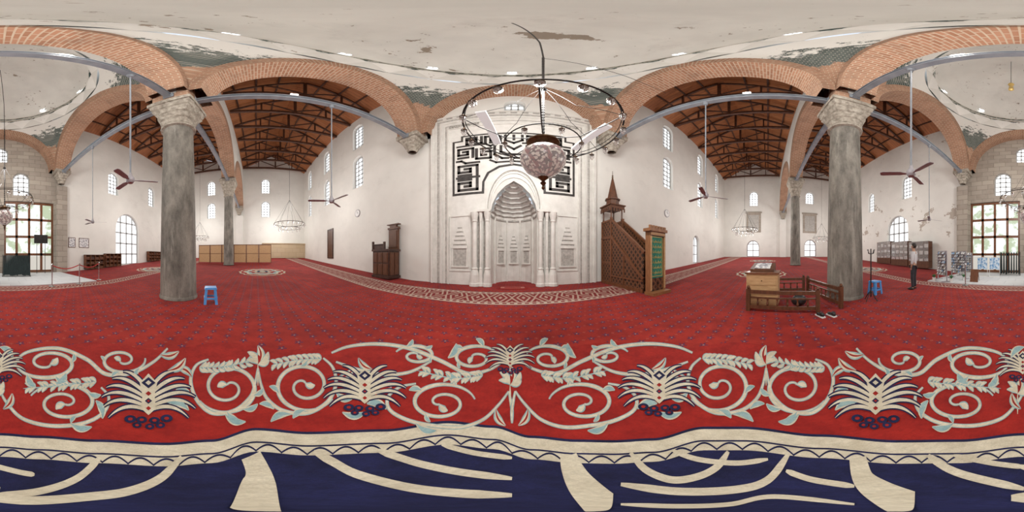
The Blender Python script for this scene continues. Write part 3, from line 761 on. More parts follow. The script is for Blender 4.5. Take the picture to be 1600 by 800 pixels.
for ho,hi,za,zi_,d,mt in ((1.2,1.13,5.4,5.32,.21,MAR),(1.13,1.08,5.32,5.25,.15,MAR2),(1.08,1.03,5.22,5.14,.19,MAR),(1.01,.97,5.0,4.9,.19,MAR)):
    o=[(ho,3.3)]+ptar(ho,3.5,za)+[(-ho,3.3)]; i_=[(-hi,3.3)]+ptar(hi,3.5,zi_)[::-1]+[(hi,3.3)]
    build(MB().prism([o+i_],-d,-.14,mF),'arch_molding',mt,mh)
pb=MB(); PW,Z0,Z1=2.72,4.15,7.85
def body(k): return [(-PW+k,Z0+k),(-1.28-k,Z0+k),(-1.26-k,4.75),(-1.05-k,5.2+k*.5),(-.6-k*.4,5.5+k),(0,5.62+k),(.6+k*.4,5.5+k),(1.05+k,5.2+k*.5),(1.26+k,4.75),(1.28+k,Z0+k),(PW-k,Z0+k),(PW-k,Z1-.35-k),(PW-.4-k,Z1-.35-k),(PW-.4-k,Z1-k),(-PW+.4+k,Z1-k),(-PW+.4+k,Z1-.35-k),(-PW+k,Z1-.35-k)]
pb.prism([body(0),body(.1)[::-1]],-.17,-.14,mF,0)
pb.prism([body(.1)],-.165,-.14,mF,1)
build(pb,'interlace_ground',[BLK,MAR],mh,label='marble interlace ground with black border')
st=MB()
def vb(P,w=.13):
    for a,b in zip(P,P[1:]):
        dx,dz=b[0]-a[0],b[1]-a[1]; l=math.hypot(dx,dz); k=w*.5; ex,ez=dx/l*k,dz/l*k; nx,nz=-dz/l*w/2,dx/l*w/2
        a2=(a[0]-ex,a[1]-ez); b2=(b[0]+ex,b[1]+ez)
        st.prism([[(a2[0]+nx,a2[1]+nz),(a2[0]-nx,a2[1]-nz),(b2[0]-nx,b2[1]-nz),(b2[0]+nx,b2[1]+nz)]],-.185,-.165,mF,0)
# angular key-fret bands
def key(cx,cz,w,h,fx=1,fz=1):
    u=lambda a,b:(cx+fx*(a-.5)*w,cz+fz*(b-.5)*h)
    vb([u(0,0),u(0,1),u(1,1),u(1,.32),u(.36,.32),u(.36,.66),u(.66,.66)])
    vb([u(1,0),u(.34,0)])
for sx in (-1,1):
    for i,cz in enumerate((4.66,5.46)): key(sx*2.0,cz,.84,.54,sx,1 if i else -1)
    vb([(sx*1.5,5.06),(sx*2.5,5.06)],.11)
    vb([(sx*1.5,5.9),(sx*2.1,5.9),(sx*2.3,6.06),(sx*2.5,6.06)],.11)
    key(sx*2.1,6.55,.66,.58,sx,1); key(sx*1.3,6.42,.62,.62,-sx,-1)
    key(sx*1.72,7.38,.66,.46,sx,-1); key(sx*.9,7.36,.64,.46,-sx,1)
    vb([(sx*2.48,7.05),(sx*1.2,7.05),(sx*1.0,6.9),(sx*.75,7.05),(sx*.4,7.05)],.11)
    vb([(sx*.82,6.85),(sx*.82,6.3),(sx*.5,6.05),(0,6.05)],.12)
    vb([(sx*.55,6.85),(sx*.55,6.45),(sx*.3,6.28),(0,6.28)],.12)
    vb([(sx*.36,7.62),(sx*.36,7.25),(0,7.05)],.12)
    vb([(sx*1.0,5.95),(sx*.75,5.8),(0,5.85)],.10)
vb([(0,7.62),(0,7.3)],.12); vb([(-.28,6.85),(0,6.62),(.28,6.85)],.12)
build(st,'interlace_fret',[BLK],mh,label='angular black marble key fret inlay')
build(MB().box(-.55,.6,6.3,6.72,.004,.02,0).box(-.45,.5,6.35,6.67,.02,.024,1).box(-.3,.35,6.42,6.6,.024,.028,0),'prayer_rug',[CRD,CPK],label='small patterned prayer rug before the mihrab niche',cat='rug')
# ------------------------------------------------------------ minbar
mi_=T('minbar',(4.0,3.56,0.005),'brown carved wooden minbar with stairs and spire','minbar',rz=-D(2.8))
W=.68
mXl=lambda x0,x1:(lambda u,w,z:(x0 if w==0 else x1,u,z))
side=[(.3,0),(3.2,0),(3.2,2.1),(2.35,2.1),(.3,.45)]
for x in (0,W-.06):
    build(MB().prism([side],0,1,mXl(x,x+.06)),'side_panel',LAT,mi_,label='geometric latticed side panel')
for x in (-.03,W-.03):
    mb=MB()
    mb.box(x,x+.06,.3,3.22,0,.14); mb.beam((x+.03,.3,.5),(x+.03,2.35,2.15),.07,.1); mb.box(x,x+.07,2.3,2.42,.1,2.15); mb.box(x,x+.07,3.12,3.22,.1,2.15)
    mb.box(x,x+.07,2.35,3.2,.95,1.05); mb.box(x,x+.07,2.35,3.2,2.08,2.18); mb.box(x,x+.06,1.4,1.46,.1,1.3); mb.box(x,x+.06,.3,2.35,.4,.46)
    build(mb,'frame_rail',WDR,mi_)
mb=MB()
for i in range(9): mb.box(.06,W-.06,.35+i*.22,.57+i*.22+.02,0.02,.25+i*.23)
build(mb,'stairs',WDM,mi_)
for x in (0,W-.05):
    mb=MB(); q=[(.3,.55),(2.35,2.2),(2.35,2.9),(.3,1.4)]
    mb.prism([q],0,1,mXl(x+.01,x+.04),0)
    build(mb,'parapet_lattice',LAT,mi_)
    mb=MB(); mb.beam((x+.02,.25,1.42),(x+.02,2.38,2.95),.09,.09); mb.box(x-.02,x+.07,2.32,2.42,2.1,3.05); mb.box(x-.02,x+.07,2.35,3.22,2.88,2.96); mb.box(x-.02,x+.07,3.14,3.22,2.1,2.95)
    build(mb,'handrail',WDR,mi_); build(MB().box(x+.01,x+.04,2.42,3.14,2.15,2.9),'platform_panel',LAT,mi_)
for x in (.05,W-.05):
    for y in (2.42,3.12): build(MB().lathe([(.03,2.95),(.06,3.0),(.035,3.06),(.03,3.45),(.05,3.55)],(x,y,0),10),'canopy_post',WDM,mi_)
mb=MB().box(-.04,W+.04,2.33,3.22,3.52,3.66).box(-.09,W+.09,2.29,3.26,3.66,3.72)
for k in range(6): mb.box(-.04+k*.143,.02+k*.143,2.31,2.335,3.36,3.53); mb.box(-.06,-.035,2.33+k*.16,2.42+k*.16,3.38,3.53)
build(mb,'canopy',WDM,mi_)
cx,cy=W/2,2.77
mb=MB().lathe([(.31,3.72),(.31,4.0),(.37,4.02),(.37,4.08),(.26,4.12),(.24,4.2),(.045,5.25),(0,5.3)],(cx,cy,0),8)
build(mb,'spire',WDM,mi_)
build(MB().lathe([(.02,5.25),(.05,5.32),(.02,5.38),(.045,5.43),(.015,5.48),(.01,5.72),(0,5.74)],(cx,cy,0),10),'finial',BRZ,mi_)
mb=MB().box(-.05,.03,-.08,.14,0,2.12).box(W-.03,W+.05,-.08,.14,0,2.12).box(-.05,W+.05,-.08,.14,1.98,2.12).box(-.1,W+.1,-.14,.2,2.12,2.22)
for k in range(6): mb.box(-.08+k*.143,.02+k*.143,-.1,-.04,2.21,2.32)
mb.box(-.1,W+.1,-.3,.14,0,.1)
build(mb,'gate_frame',WDO,mi_)
for k in range(2):
    x=(-.035,W-.025)[k]
    build(MB().box(x,x+.06,-.095,-.078,.15,1.95),'carved_border',WDL,mi_,label='light carved border strip')
build(MB().box(-.02,W+.02,-.095,-.078,2.0,2.08),'carved_border',WDL,mi_)
build(MB().box(.03,W-.03,-.03,.0,.55,1.98),'curtain',GRE,mi_,label='green gate cloth with gold lettering')
gm=MB()
for r_ in range(7):
    z=.72+r_*.175
    P=[(.11+i*.0175,-.036,z+.03*sin(i*1.3+r_*2)+.02*sin(i*2.9)) for i in range(27)]; gm.tube(P,.006,5)
    for i in range(4): gm.tube([(.13+i*.13,-.036,z),(.14+i*.13,-.036,z+.08)],.005,5)
gm.box(.06,W-.06,-.04,-.029,.6,.62).box(.06,W-.06,-.04,-.029,1.93,1.95).box(.06,.08,-.04,-.029,.6,1.95).box(W-.08,W-.06,-.04,-.029,.6,1.95)
build(gm,'gold_calligraphy',GLD,mi_)
for x0,x1 in ((.03,W/2-.005),(W/2+.005,W-.03)): build(MB().box(x0,x1,-.02,.03,.1,.53).box(x0+.04,x1-.04,-.035,-.019,.15,.48),'door_leaf',LAT,mi_)
# ------------------------------------------------------------ preacher's chair
k=T('preaching_chair',(-6.35,6.5,zf(6.9)+.004),'dark carved wooden preaching chair against the wall','pulpit chair')
build(MB().box(-.62,.62,-.42,.42,0,1.5).box(-.67,.67,-.47,.47,0,.12).box(-.67,.67,-.47,.47,1.45,1.56),'body',WDD,k)
for i in range(3):
    for z0,z1 in ((.2,.78),(.85,1.38)): build(MB().box(-.56+i*.39,-.22+i*.39,-.45,-.42,z0,z1).box(-.5+i*.39,-.28+i*.39,-.465,-.449,z0+.06,z1-.06),'carved_panel',WDM,k)
for i in range(2): build(MB().box(.62,.65,-.35+i*.37,-.05+i*.37,.2,1.38),'carved_panel',WDM,k)
build(MB().box(-.05,.62,.28,.42,1.56,2.75).box(-.1,.67,.24,.46,2.7,2.8).box(.05,.52,.26,.42,2.79,2.95).box(-.14,.71,.22,.46,2.94,3.0).box(.02,.55,.25,.285,1.66,2.6),'backrest',WDM,k)
build(MB().box(-.62,.3,-.42,-.37,1.56,1.8).box(-.62,-.57,-.42,.42,1.56,1.8).box(-.65,.32,-.45,-.34,1.79,1.84).box(-.65,-.54,-.45,.45,1.79,1.84).box(-.66,-.56,-.46,-.36,1.56,2.0).box(.24,.34,-.46,-.36,1.56,1.95),'parapet',WDD,k)
for x in (-9.85,9.9):
    c=T('wall_clock',(x,7.1,4.55),'round grey wall clock on the white wall','clock',group='wall clocks')
    f=lambda y0,y1,rr,mi=0:MB().add([(rr*cos(2*pi*i/32),y,rr*sin(2*pi*i/32)) for y in (y0,y1) for i in range(32)],[tuple(range(32)),tuple(range(32,64))]+[(i,(i+1)%32,32+(i+1)%32,32+i) for i in range(32)],mi)
    build(f(-.05,-.003,.3),'case',FANB,c); build(f(-.06,-.05,.25),'dial',WHT,c)
    build(MB().box(-.012,.012,-.068,-.062,0,.2),'hour_hand',IRN,c); build(MB().box(0,.14,-.068,-.062,-.012,.012),'minute_hand',IRN,c)
e=T('wooden_shutter',(-14.4,7.1,zf(14.4)+.55),'brown wooden shutter door set in the white wall','shutter')
build(MB().prism([[(-.62,0),(.62,0),(.62,2.9),(-.62,2.9)],[(-.5,.1),(-.5,2.78),(.5,2.78),(.5,.1)]],-.08,-.003,mF),'frame',WDD,e)
for a,b in ((-.5,-.01),(.01,.5)): build(MB().box(a,b,-.05,-.003,.1,2.78).box(a+.08,b-.08,-.07,-.049,.25,1.35).box(a+.08,b-.08,-.07,-.049,1.5,2.6),'leaf',WDM,e)
# ------------------------------------------------------------ fans
def fan(x,y,z,top,ang,label,bl=1.0):
    e=T('ceiling_fan',(x,y,z),label,'fan',rz=D(ang),group='ceiling fans')
    build(MB().lathe([(0,.1),(.02,.1),(.02,top-z-.16),(.06,top-z-.16),(.09,top-z),(0,top-z)],n=12),'downrod',STL,e)
    build(MB().lathe([(0,-.07),(.06,-.06),(.09,-.02),(.09,.06),(.05,.12),(.03,.2),(0,.2)],n=20),'motor',FANB,e,smooth=True)
    for i in range(3):
        a=2*pi*i/3; P=Vector((cos(a),sin(a),0)); Q=Vector((-sin(a),cos(a),0)); mb=MB()
        o=[(.08,.02),(.18,.03),(.26,.055),(.68,.062),(.74,.045),(.74,-.04),(.68,-.055),(.26,-.05),(.18,-.03),(.08,-.02)]
        v=[P*(u*bl)+Q*w+Vector((0,0,w*.2+t)) for t in (0,.01) for u,w in o]; n=len(o)
        mb.add(v,[tuple(range(n)),tuple(range(n,2*n))]+[(i,(i+1)%n,n+(i+1)%n,n+i) for i in range(n)])
        build(mb,'blade',FANB,e)
fb=8.06
fan(-4.6,2.3,3.1,fb,10,'grey ceiling fan hanging beside the white wall'); fan(4.6,1.85,3.2,fb,70,'grey ceiling fan hanging beside the white wall')
fan(-2.42,YC,2.98,fb,137,'grey ceiling fan on a long steel rod near the granite column',.78); fan(1.95,YC,2.98,fb,165,'grey ceiling fan on a long steel rod near the granite column',.78)
fan(-4.6,-7.2,3.1,fb,30,'grey ceiling fan hanging near the entrance'); fan(4.6,-7.0,3.2,fb,0,'grey ceiling fan hanging near the entrance')
FL=((-4.6,1.1,90),(4.6,.6,-90),(-1.0,YC,0),(1.0,YC,0))
for x,y,a in FL:
    e=T('floodlight',(x,y,8.3),'small white floodlight on the steel beam','floodlight',rz=D(a),group='floodlights on the beams')
    build(MB().box(-.12,.12,-.05,.05,.06,.24).box(-.1,.1,.049,.06,.08,.22),'housing',WHT,e); build(MB().box(-.14,-.12,-.02,.02,0,.18).box(.12,.14,-.02,.02,0,.18).box(-.14,.14,-.02,.02,-.005,.015),'bracket',IRN,e)
# ------------------------------------------------------------ chandeliers
def big_chandelier(x,y,label,bend,cable=False):
    zr=3.9; e=T('chandelier',(x,y,0),label,'chandelier',group='large ring chandeliers under the domes')
    R=1.25
    build(MB().ring((0,0,zr),R,.015,72),'outer_ring',IRN,e,smooth=True); build(MB().ring((0,0,zr+.08),R-.03,.008,72,6),'upper_ring',IRN,e,smooth=True)
    build(MB().ring((0,0,3.42),.62,.011,48),'inner_ring',IRN,e,smooth=True)
    hub=5.6
    for i in range(6):
        a=2*pi*i/6+.3; build(MB().tube([(R*cos(a),R*sin(a),zr),(R*.45*cos(a),R*.45*sin(a),zr+.55),(.03*cos(a),.03*sin(a),hub)],.006,6),'suspension_rod',IRN,e)
        build(MB().tube([(R*cos(a),R*sin(a),zr),(R*.8*cos(a),R*.8*sin(a),zr-.25),(.62*cos(a),.62*sin(a),3.42),(.3*cos(a),.3*sin(a),3.5),(.12*cos(a),.12*sin(a),3.6)],.009,6),'curved_arm',IRN,e)
    ax=bend; path=[(0,0,3.55),(0,0,6),(0,0,8.5),(ax*.12,-.02,11),(ax*.45,-.1,13.5),(ax,-.25,17.6)]
    mb=MB().tube(path,.016,6)
    z=3.7
    while z<8.4: mb.ball((0,0,z),(.03,.018,.045),8); z+=.1
    mb.ball((0,0,hub),.07,10)
    build(mb,'chain',IRN,e)
    if cable: build(MB().tube([(0,0,8.3),(1.2,.1,8.25),(2.4,.2,8.45),(3.5,.32,9.0)],.01,6),'supply_cable',IRN,e)
    mb=MB().lathe([(0,2.64),(.06,2.66),(.16,2.72),(.29,2.83),(.365,2.98),(.375,3.1),(.335,3.22),(.22,3.34),(.14,3.4)],n=40)
    build(mb,'mosaic_globe',MOS,e,smooth=True,label='mosaic glass globe lamp')
    build(MB().lathe([(.12,3.38),(.2,3.40),(.27,3.46),(.27,3.49),(.1,3.55),(.04,3.62),(0,3.62)],n=32),'globe_cap',BRZ,e,smooth=True)
    build(MB().lathe([(0,2.42),(.03,2.46),(.015,2.51),(.05,2.56),(.02,2.6),(.09,2.67),(0,2.67)],n=16),'globe_finial',BRZ,e,smooth=True)
    def lampp(px,py,pz,s=1):
        build(MB().lathe([(0,-.19*s),(.02*s,-.18*s),(.045*s,-.13*s),(.06*s,-.07*s),(.04*s,-.04*s),(.055*s,0)],(px,py,pz),12),'lamp_glass',GLASS,e,smooth=True)
        build(MB().lathe([(.057*s,-.012),(.06*s,0),(.045*s,.012),(.008,.03),(.006,.09),(0,.09)],(px,py,pz),12),'lamp_holder',BRZ,e)
    for i in range(20):
        a=2*pi*i/20+.1; lampp(R*cos(a),R*sin(a),zr-.1,.9)
    for i in range(8):
        a=2*pi*i/8+.2; lampp(.62*cos(a),.62*sin(a),3.34,.7)
    return e
ch=big_chandelier(.5,2.58,'large black iron ring chandelier with mosaic globe',-.5,True)
for sx in (-1,1):
    build(MB().beam((sx*.95+.02,-.4,4.02),(sx*.82+.02,.75,4.06),.15,.05),'tube_light',TUB,ch,label='white tube light fitting')
big_chandelier(-.2,-7.2,'large black iron ring chandelier near the entrance doors',.2)
def side_chandelier(x,y,label):
    zr=3.75; e=T('ring_chandelier',(x,y,0),label,'chandelier',group='tiered aisle chandeliers')
    build(MB().ring((0,0,zr),1.15,.02,40,6),'outer_ring',IRN,e); build(MB().ring((0,0,zr-.35),.8,.016,32,6),'lower_ring',IRN,e)
    for i in range(8):
        a=2*pi*i/8; build(MB().tube([(.8*cos(a),.8*sin(a),zr-.35),(1.15*cos(a),1.15*sin(a),zr),(.02*cos(a),.02*sin(a),zr+1.9)],.009,5),'suspension_rod',IRN,e)
    build(MB().tube([(0,0,zr+1.9),(0,0,14.5)],.01,5),'chain',IRN,e)
    for i in range(20):
        a=2*pi*i/20; build(MB().lathe([(0,-.2),(.06,-.15),(.07,-.05),(.04,0)],(1.15*cos(a),1.15*sin(a),zr-.03),8),'lamp_glass',GLASS,e)
    for i in range(12):
        a=2*pi*i/12; build(MB().lathe([(0,-.2),(.06,-.15),(.07,-.05),(.04,0)],(.8*cos(a),.8*sin(a),zr-.38),8),'lamp_glass',GLASS,e)
    return e
s1=side_chandelier(-12.0,2.5,'tiered iron ring chandelier hanging in the aisle')
clone(s1,(14.6,2.1,0)); clone(s1,(-19.5,-7.0,0)); clone(s1,(20.5,-7.0,0))
e=T('hanging_ornament',(.5,-6.3,0),'golden tasselled ornament hanging from the dome','ornament')
build(MB().tube([(0,0,12.6),(0,0,17.2)],.012,5),'cord',IRN,e); build(MB().lathe([(0,12.6),(.1,12.5),(.13,12.35),(.08,12.2),(.02,12.15),(.09,12.0),(.11,11.6),(.0,11.55)],n=16),'tassel',GLD,e,smooth=True)
# ------------------------------------------------------------ stools
def stool(x,y,label,rz=0):
    e=T('plastic_stool',(x,y,0.004),label,'stool',rz=rz,group='blue plastic stools')
    s=.15; b=.185; h=.46
    build(MB().box(-s,s,-s,s,h-.03,h).box(-s-.012,s+.012,-s-.012,s+.012,h-.05,h-.029).box(-.05,.05,-.015,.015,h-.001,h+.004),'seat',BLU,e)
    for sx in (-1,1):
        for sy in (-1,1):
            a=MB().add([(sx*(q+dx),sy*(q+dy),z) for z,q in ((0,b),(h-.05,s)) for dx,dy in ((0,0),(-.07,0),(-.07,-.02),(-.02,-.02),(-.02,-.07),(0,-.07))],[(0,1,2,3,4,5),(6,7,8,9,10,11)]+[(i,(i+1)%6,6+(i+1)%6,6+i) for i in range(6)])
            build(a,'leg',BLU,e)
    for sx in (-1,1):
        build(MB().box(sx*.17-.008,sx*.17+.008,-.13,.13,.14,.19),'stretcher',BLU,e); build(MB().box(-.13,.13,sx*.17-.008,sx*.17+.008,.14,.19),'stretcher',BLU,e)
stool(-4.2,-1.2,'light blue plastic stool beside the granite column',.3)
stool(4.35,-3.35,'light blue plastic stool behind the granite column',.2)
e=T('coat_stand',(3.72,-2.72,.004),'black metal coat stand beside the granite column','coat stand')
build(MB().tube([(0,0,.12),(0,0,1.5)],.018,8),'pole',IRN,e)
for i in range(4):
    a=pi/2*i+.3; build(MB().tube([(0,0,.3),(.1*cos(a),.1*sin(a),.2),(.22*cos(a),.22*sin(a),.012)],.013,6),'foot',IRN,e)
    build(MB().tube([(0,0,1.35),(.09*cos(a),.09*sin(a),1.37),(.13*cos(a),.13*sin(a),1.48)],.011,6),'hook',IRN,e)
# ------------------------------------------------------------ muezzin enclosure
def rail(p,q,h,label,posts=(1,1)):
    p=Vector(p);q=Vector(q); L=(q-p).length; a=math.atan2(q.y-p.y,q.x-p.x)
    e=T('wooden_railing',(p.x,p.y,zf(max(p.x,q.x))+.004),label,'railing',rz=a,group='low wooden railings of the enclosure')
    build(MB().box(0,L,-.035,.035,h-.09,h-.01),'top_rail',WDM,e); build(MB().box(0,L,-.02,.02,h-.2,h-.17),'middle_rail',WDM,e); build(MB().box(0,L,-.025,.025,.07,.15),'bottom_rail',WDM,e)
    m=int(L/.22)
    for i in range(1,m):
        x=L*i/m; build(MB().lathe([(.016,.15),(.03,.2),(.016,.26),(.028,.33),(.016,h-.2)],(x,0,0),8),'baluster',WDM,e)
    for i in (0,1):
        if posts[i]: build(MB().box(L*i-.045,L*i+.045,-.045,.045,0,h+.02).ball((L*i,0,h+.05),.045,8),'post',WDM,e)
rail((3.72,.45),(3.42,-1.08),.52,'low turned wooden railing around the muezzin place')
rail((3.5,-1.68),(5.4,-1.35),.52,'low turned wooden railing beside the granite column')
rail((5.5,-1.22),(5.55,-.1),.52,'low turned wooden railing at the far side')
e=T('wooden_desk',(4.22,.1,.004),'light wooden desk cabinet with sloping top','desk',rz=-D(8))
build(MB().box(-.33,.33,-.36,.36,.0,.06).box(-.35,.35,-.38,.38,.059,.86),'body',WDL,e); build(MB().box(-.38,.4,-.41,.41,.86,.9),'top',WDR,e)
for i in range(3): 
    d=build(MB().box(-.365,-.35,-.34,.34,.12+i*.24,.33+i*.24),'drawer',WDL,e); build(MB().ball((-.375,0,.225+i*.24),.014,8),'knob',BRZ,d)
e=T('reading_box',(4.32,.12,.908),'brown wooden reading box standing on the desk','box',rz=-D(8))
build(MB().add([(-.25,-.3,0),(.28,-.3,0),(.28,.3,0),(-.25,.3,0),(-.25,-.3,.06),(.28,-.3,.2),(.28,.3,.2),(-.25,.3,.06)],BXF),'body',WDM,e)
build(MB().add([(-.2,-.2,.075),(.2,-.2,.18),(.2,.2,.18),(-.2,.2,.075),(-.2,-.2,.09),(.2,-.2,.2),(.2,.2,.2),(-.2,.2,.09)],BXF),'open_book',PAP,e)
e=T('bag',(4.05,-.78,.004),'black fabric bag on the carpet inside the railing','bag')
build(MB().ball((0,0,.15),(.13,.2,.15),16),'body',SHOE,e,smooth=True); build(MB().tube([(0,-.1,.27),(0,-.06,.4),(0,.06,.4),(0,.1,.27)],.012,6),'handle',SHOE,e)
for i,(x,y) in enumerate(((3.16,-1.05),(3.12,-1.28))):
    e=T('shoe',(x,y,.004),'black and white shoe lying on the carpet','shoe',rz=.3,group='pair of shoes')
    build(MB().box(-.13,.13,-.045,.045,0,.025),'sole',WHT,e); build(MB().ball((.04,0,.04),(.09,.043,.04),12).ball((-.06,0,.06),(.07,.042,.055),12),'upper',SHOE,e,smooth=True)
# ------------------------------------------------------------ rear
build(MB().box(-4.6,4.6,YS+.36,-6.85,.002,.05),'entrance_paving',TIL,label='white marble paving in front of the entrance doors',cat='paving')
posts=[(-2.15,-6.5),(-3.5,-6.6),(-5.0,-7.2),(2.5,-6.65)]
for x,y in posts:
    e=T('barrier_post',(x,y,.004),'chrome barrier post on the carpet edge','barrier post',group='rope barrier posts')
    build(MB().lathe([(0,0),(.15,0),(.15,.02),(.03,.05),(0,.05)],n=24),'base',CHR,e); build(MB().lathe([(.022,.05),(.022,.88),(.035,.9),(.035,.94),(0,.98)],n=12),'pole',CHR,e)
for (a,b) in ((posts[0],posts[1]),(posts[1],posts[2])):
    P=[(a[0]+(b[0]-a[0])*t,a[1]+(b[1]-a[1])*t,.9-.16*sin(pi*t)) for t in [.03+.94*i/12 for i in range(13)]]
    build(MB().tube(P,.022,8),'barrier_rope',RED,label='red velvet rope between chrome posts',cat='rope',group='red barrier ropes')
def garment(x,y,w,h,n,label,z=.052):
    e=T('clothes_rack',(x,y,z),label,'clothes rack',group='garment racks at the entrance')
    build(MB().tube([(-w/2,0,0),(-w/2,0,h),(w/2,0,h),(w/2,0,0)],.02,8),'frame',IRN,e)
    for sx in (-1,1): build(MB().tube([(sx*w/2,-.2,.02),(sx*w/2,.2,.02)],.02,8),'foot',IRN,e)
    for i in range(n):
        xx=-w/2+.07+(w-.14)*i/(n-1); z0=h-.03; z1=random.uniform(.06,.14)
        build(MB().add([(xx-.03,-.1,z0),(xx+.03,-.1,z0),(xx+.03,.1,z0),(xx-.03,.1,z0),(xx-.04,-.24,z1),(xx+.04,-.22,z1),(xx+.04,.22,z1),(xx-.04,.24,z1)],BXF),'garment',CLO,e)
garment(-1.0,-9.9,1.7,1.3,20,'rack packed with dark garments beside the entrance')
garment(.9,-10.6,1.3,1.5,8,'rack with hanging dark clothes beside the entrance')
e=T('screen',(-2.9,-11.3,.052),'black screen on a stand before the entrance doors','screen')
build(MB().box(-.5,.5,-.03,.03,2.15,2.77),'panel',SHOE,e); build(MB().box(-.46,.46,.03,.035,2.19,2.73),'display',IRN,e)
for sx in (-1,1): build(MB().box(sx*.3-.015,sx*.3+.015,-.02,.02,0,2.2),'stand_leg',IRN,e)
for x in (1.75,2.5):
    e=T('poster_stand',(x,-9.6,.052),'light blue information poster on a low stand','poster',group='blue posters')
    build(MB().box(-.3,.3,-.012,.012,.45,1.15),'poster',PAPB,e); build(MB().prism([[(-.32,0),(.32,0),(.32,1.17),(-.32,1.17)],[(-.3,.03),(-.3,1.15),(.3,1.15),(.3,.03)]],-.02,.02,mF).box(-.32,.32,-.15,.15,0,.02),'stand',WHT,e)
for x,w in ((-5.75,.55),(-6.9,.9)):
    e=T('notice_board',(x,YS,2.05),'framed notice board with papers on the wall','notice board',group='notice boards')
    build(MB().box(-w/2,w/2,.003,.03,0,.75),'board',PAP,e); build(MB().prism([[(-w/2-.04,-.04),(w/2+.04,-.04),(w/2+.04,.79),(-w/2-.04,.79)],[(-w/2,0),(-w/2,.75),(w/2,.75),(w/2,0)]],.003,.045,mF),'frame',WDM,e)
def shelf(x,y,w,h,d,rows,cols,label,mat,name='shoe_shelf',cont=None):
    e=T(name,(x,y,zf(abs(x)+w/2)+.004),label,'shelf',group=name.replace('_',' ')+' units')
    mb=MB().box(-w/2,w/2,-d/2,-d/2+.02,0,h)
    for i in range(rows+1): mb.box(-w/2,w/2,-d/2,d/2,(h-.03)*i/rows,(h-.03)*i/rows+.03)
    for i in range(cols+1): mb.box(-w/2+(w-.03)*i/cols,-w/2+(w-.03)*i/cols+.03,-d/2,d/2,0,h)
    build(mb,'carcass',mat,e)
    for r in range(rows):
        for c in range(cols):
            x0=-w/2+w*c/cols+.06; ww_=w/cols-.12; hh=(h/rows)*random.uniform(.3,.6)
            build(MB().box(x0,x0+ww_,-d/2+.04,d/2-.08,(h-.03)*r/rows+.031,(h-.03)*r/rows+.03+hh),'shelf_content',(cont or (WDM,WDD,WDM))[(r+c)%3],e)
    if cont: build(MB().box(-w/2+.02,w/2-.02,d/2,d/2+.01,.6,h-.02),'glass_front',GLASS,e); build(MB().box(-w/2,w/2,d/2+.002,d/2+.02,0,.6),'lower_door',mat,e)
    return e
shelf(-7.8,-11.95,1.9,1.2,.4,3,4,'low brown shoe shelves against the white wall',WDR)
shelf(-9.9,-11.95,1.9,1.2,.4,3,4,'low brown shoe shelves against the white wall',WDR)
shelf(-16.6,-11.95,2.6,1.15,.4,3,5,'low brown shoe shelves beside the arched doorway',WDR)
for i,x in enumerate((8.6,10.9,13.2)): shelf(x,-11.6,2.2,2.3,.6,4,4,'brown wooden display cabinet with glass front',WDM,name='display_cabinet',cont=(WHT,PAP,WHT))
def brack(x,y,w,h,label,rz):
    e=T('brochure_rack',(x,y,.054),label,'brochure rack',rz=rz,group='brochure racks')
    mb=MB().box(-w/2,w/2,-.012,.0,.3,h)
    for s_ in (-1,1):
        mb.box(s_*w/2-.02,s_*w/2+.02,-.02,.02,0,h); mb.box(s_*w/2-.02,s_*w/2+.02,-.28,.28,0,.04)
    for i in range(8): mb.box(-w/2,w/2,-.001,.12,.3+i*(h-.32)/8,.312+i*(h-.32)/8)
    build(mb,'frame',FANB,e)
    nn=int(w/.13)
    for i in range(8):
        for j in range(nn):
            if random.random()<.18: continue
            xx=-w/2+.04+j*(w-.06)/nn; zz=.313+i*(h-.32)/8; q=random.uniform(.09,.14)
            build(MB().add([(xx,.09,zz),(xx+.09,.09,zz),(xx+.09,.03,zz+q),(xx,.03,zz+q),(xx,.105,zz),(xx+.09,.105,zz),(xx+.09,.045,zz+q),(xx,.045,zz+q)],BXF),'brochure',(WHT,PAP,WHT,CAPM,PAPB)[random.randrange(5)],e)
brack(3.98,-7.25,1.0,1.5,'wire rack filled with small white booklets',D(-35)); brack(3.55,-8.35,1.1,1.5,'wire rack filled with small white booklets',D(-22)); brack(3.6,-9.6,.9,1.45,'wire rack filled with small white booklets',D(-10))
for x,y in ((3.35,-7.0),(4.3,-6.99),(3.0,-7.75)):
    e=T('potted_plant',(x,y,.054),'small green potted plant beside the brochure racks','plant',group='potted plants')
    build(MB().lathe([(0,0),(.07,0),(.1,.16),(.08,.16),(0,.14)],n=16),'pot',WHT,e)
    mb=MB()
    for i in range(14):
        a=i*2.4; L=.1+.06*random.random(); mb.add([(0,0,.14),(L*.6*cos(a-.3),L*.6*sin(a-.3),.26),(L*cos(a),L*sin(a),.3+.1*random.random()),(L*.6*cos(a+.3),L*.6*sin(a+.3),.25)],[(0,1,2,3)])
    build(mb,'foliage',PLANT,e)
e=T('leaning_board',(2.35,-7.4,.054),'brown wooden board leaning by the racks','board')
build(MB().add([(-.2,0,0),(.2,0,0),(.2,.03,0),(-.2,.03,0),(-.2,-.18,.6),(.2,-.18,.6),(.2,-.15,.6),(-.2,-.15,.6)],BXF),'panel',WDR,e)
for sx in (-1,1): build(MB().beam((sx*.15,-.17,.56),(sx*.15,-.4,.012),.02,.02),'prop',WDM,e)
